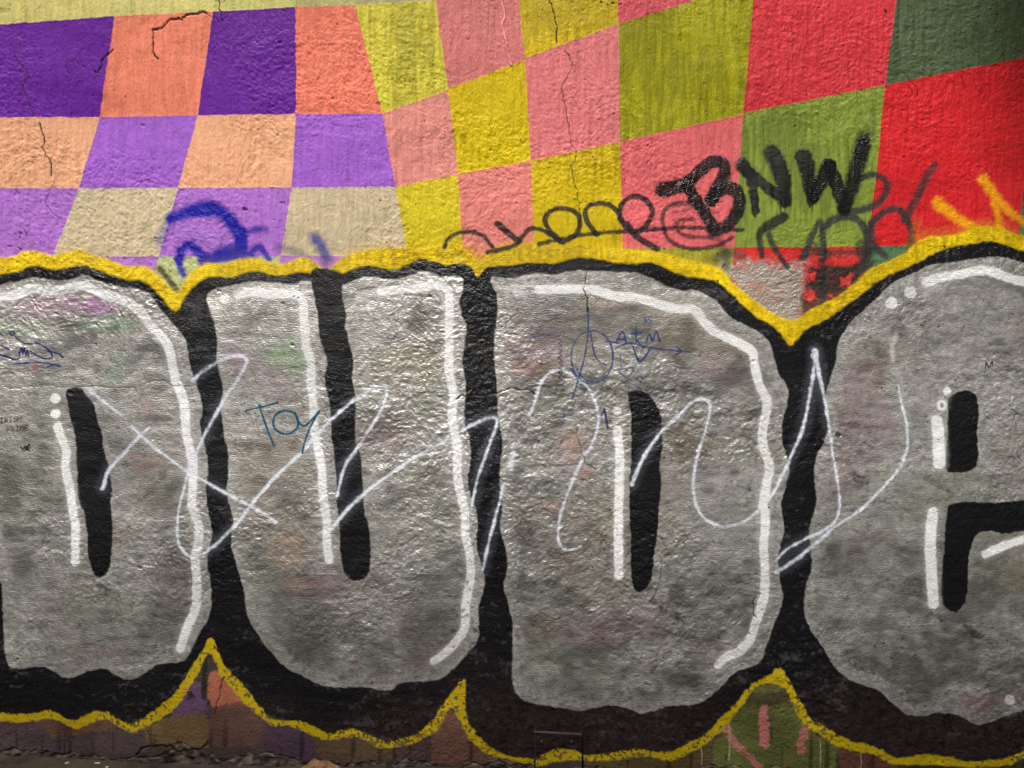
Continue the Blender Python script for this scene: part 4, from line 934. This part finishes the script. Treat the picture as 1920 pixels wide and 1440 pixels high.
for i in range(nU):
    for j in range(nV): bm.faces.new((g2[i][j], g2[i + 1][j], g2[i + 1][j + 1], g2[i][j + 1]))
bl = bm_obj('blade', bm, M_leaf, leaf, (0, 0, 0), True); bl.rotation_euler = (R(14), 0, R(8))
md = bl.modifiers.new('thick', 'SOLIDIFY'); md.thickness = 0.0008
bm = bmesh.new()
prev = None
for i in range(9):
    t = i / 8; c = Vector((0.05 + 0.09 * t, 0.006 + 0.02 * t * t, 0.016 - 0.012 * t)); r0 = 0.0011
    ring = [bm.verts.new(c + Vector((0, r0 * math.cos(a * 1.047), r0 * math.sin(a * 1.047)))) for a in range(6)]
    if prev:
        for a in range(6): bm.faces.new((prev[a], prev[(a + 1) % 6], ring[(a + 1) % 6], ring[a]))
    prev = ring
bm_obj('stem', bm, M_leaf, leaf, (0, 0, 0), True)

# ------------------------------------------------------------------ pale chips on the pavement
M_chip = noise_mat('pale_chip', (186, 178, 156), (214, 208, 190), 90, 0.7, 0.0005)
for (u, v, sx, sy, rot, lab) in ((126, 1430, 0.0075, 0.004, 0.3, 'small pale chip on the pavement lying apart from two other chips'), (182, 1431, 0.012, 0.0045, 0.1, 'long narrow pale chip on the pavement at the wall foot'), (201, 1438, 0.0065, 0.005, 0.7, 'small angular pale chip on the pavement beside the long chip')):
    x = (u - 960) * PX; z = gz(x)
    d = 1380 * (1.2 - z) / (v - 720.0); x = (u - 960) / 1380.0 * d
    z = gz(x)
    bm = bmesh.new()
    n = 7; rr = random.Random(u)
    base = []; topv = []
    for k in range(n):
        t = 2 * math.pi * k / n; q = 0.8 + 0.35 * rr.random()
        base.append(bm.verts.new((sx * q * math.cos(t), sy * q * math.sin(t), -0.001)))
        topv.append(bm.verts.new((sx * q * 0.8 * math.cos(t), sy * q * 0.8 * math.sin(t), 0.0022 + 0.0012 * rr.random())))
    for k in range(n): bm.faces.new((base[k], base[(k + 1) % n], topv[(k + 1) % n], topv[k]))
    bm.faces.new(topv); bm.faces.new(base[::-1])
    o = bm_obj('stone_chip', bm, M_chip, None, (x, d - 2.30, z), False); o.rotation_euler = (0, 0, rot)
    tag(o, lab, 'stone chip', 'pale chips on the pavement')
print('grid', W, H, 'tris', 2 * (W - 1) * (H - 1), 'parts', len(PARTS))
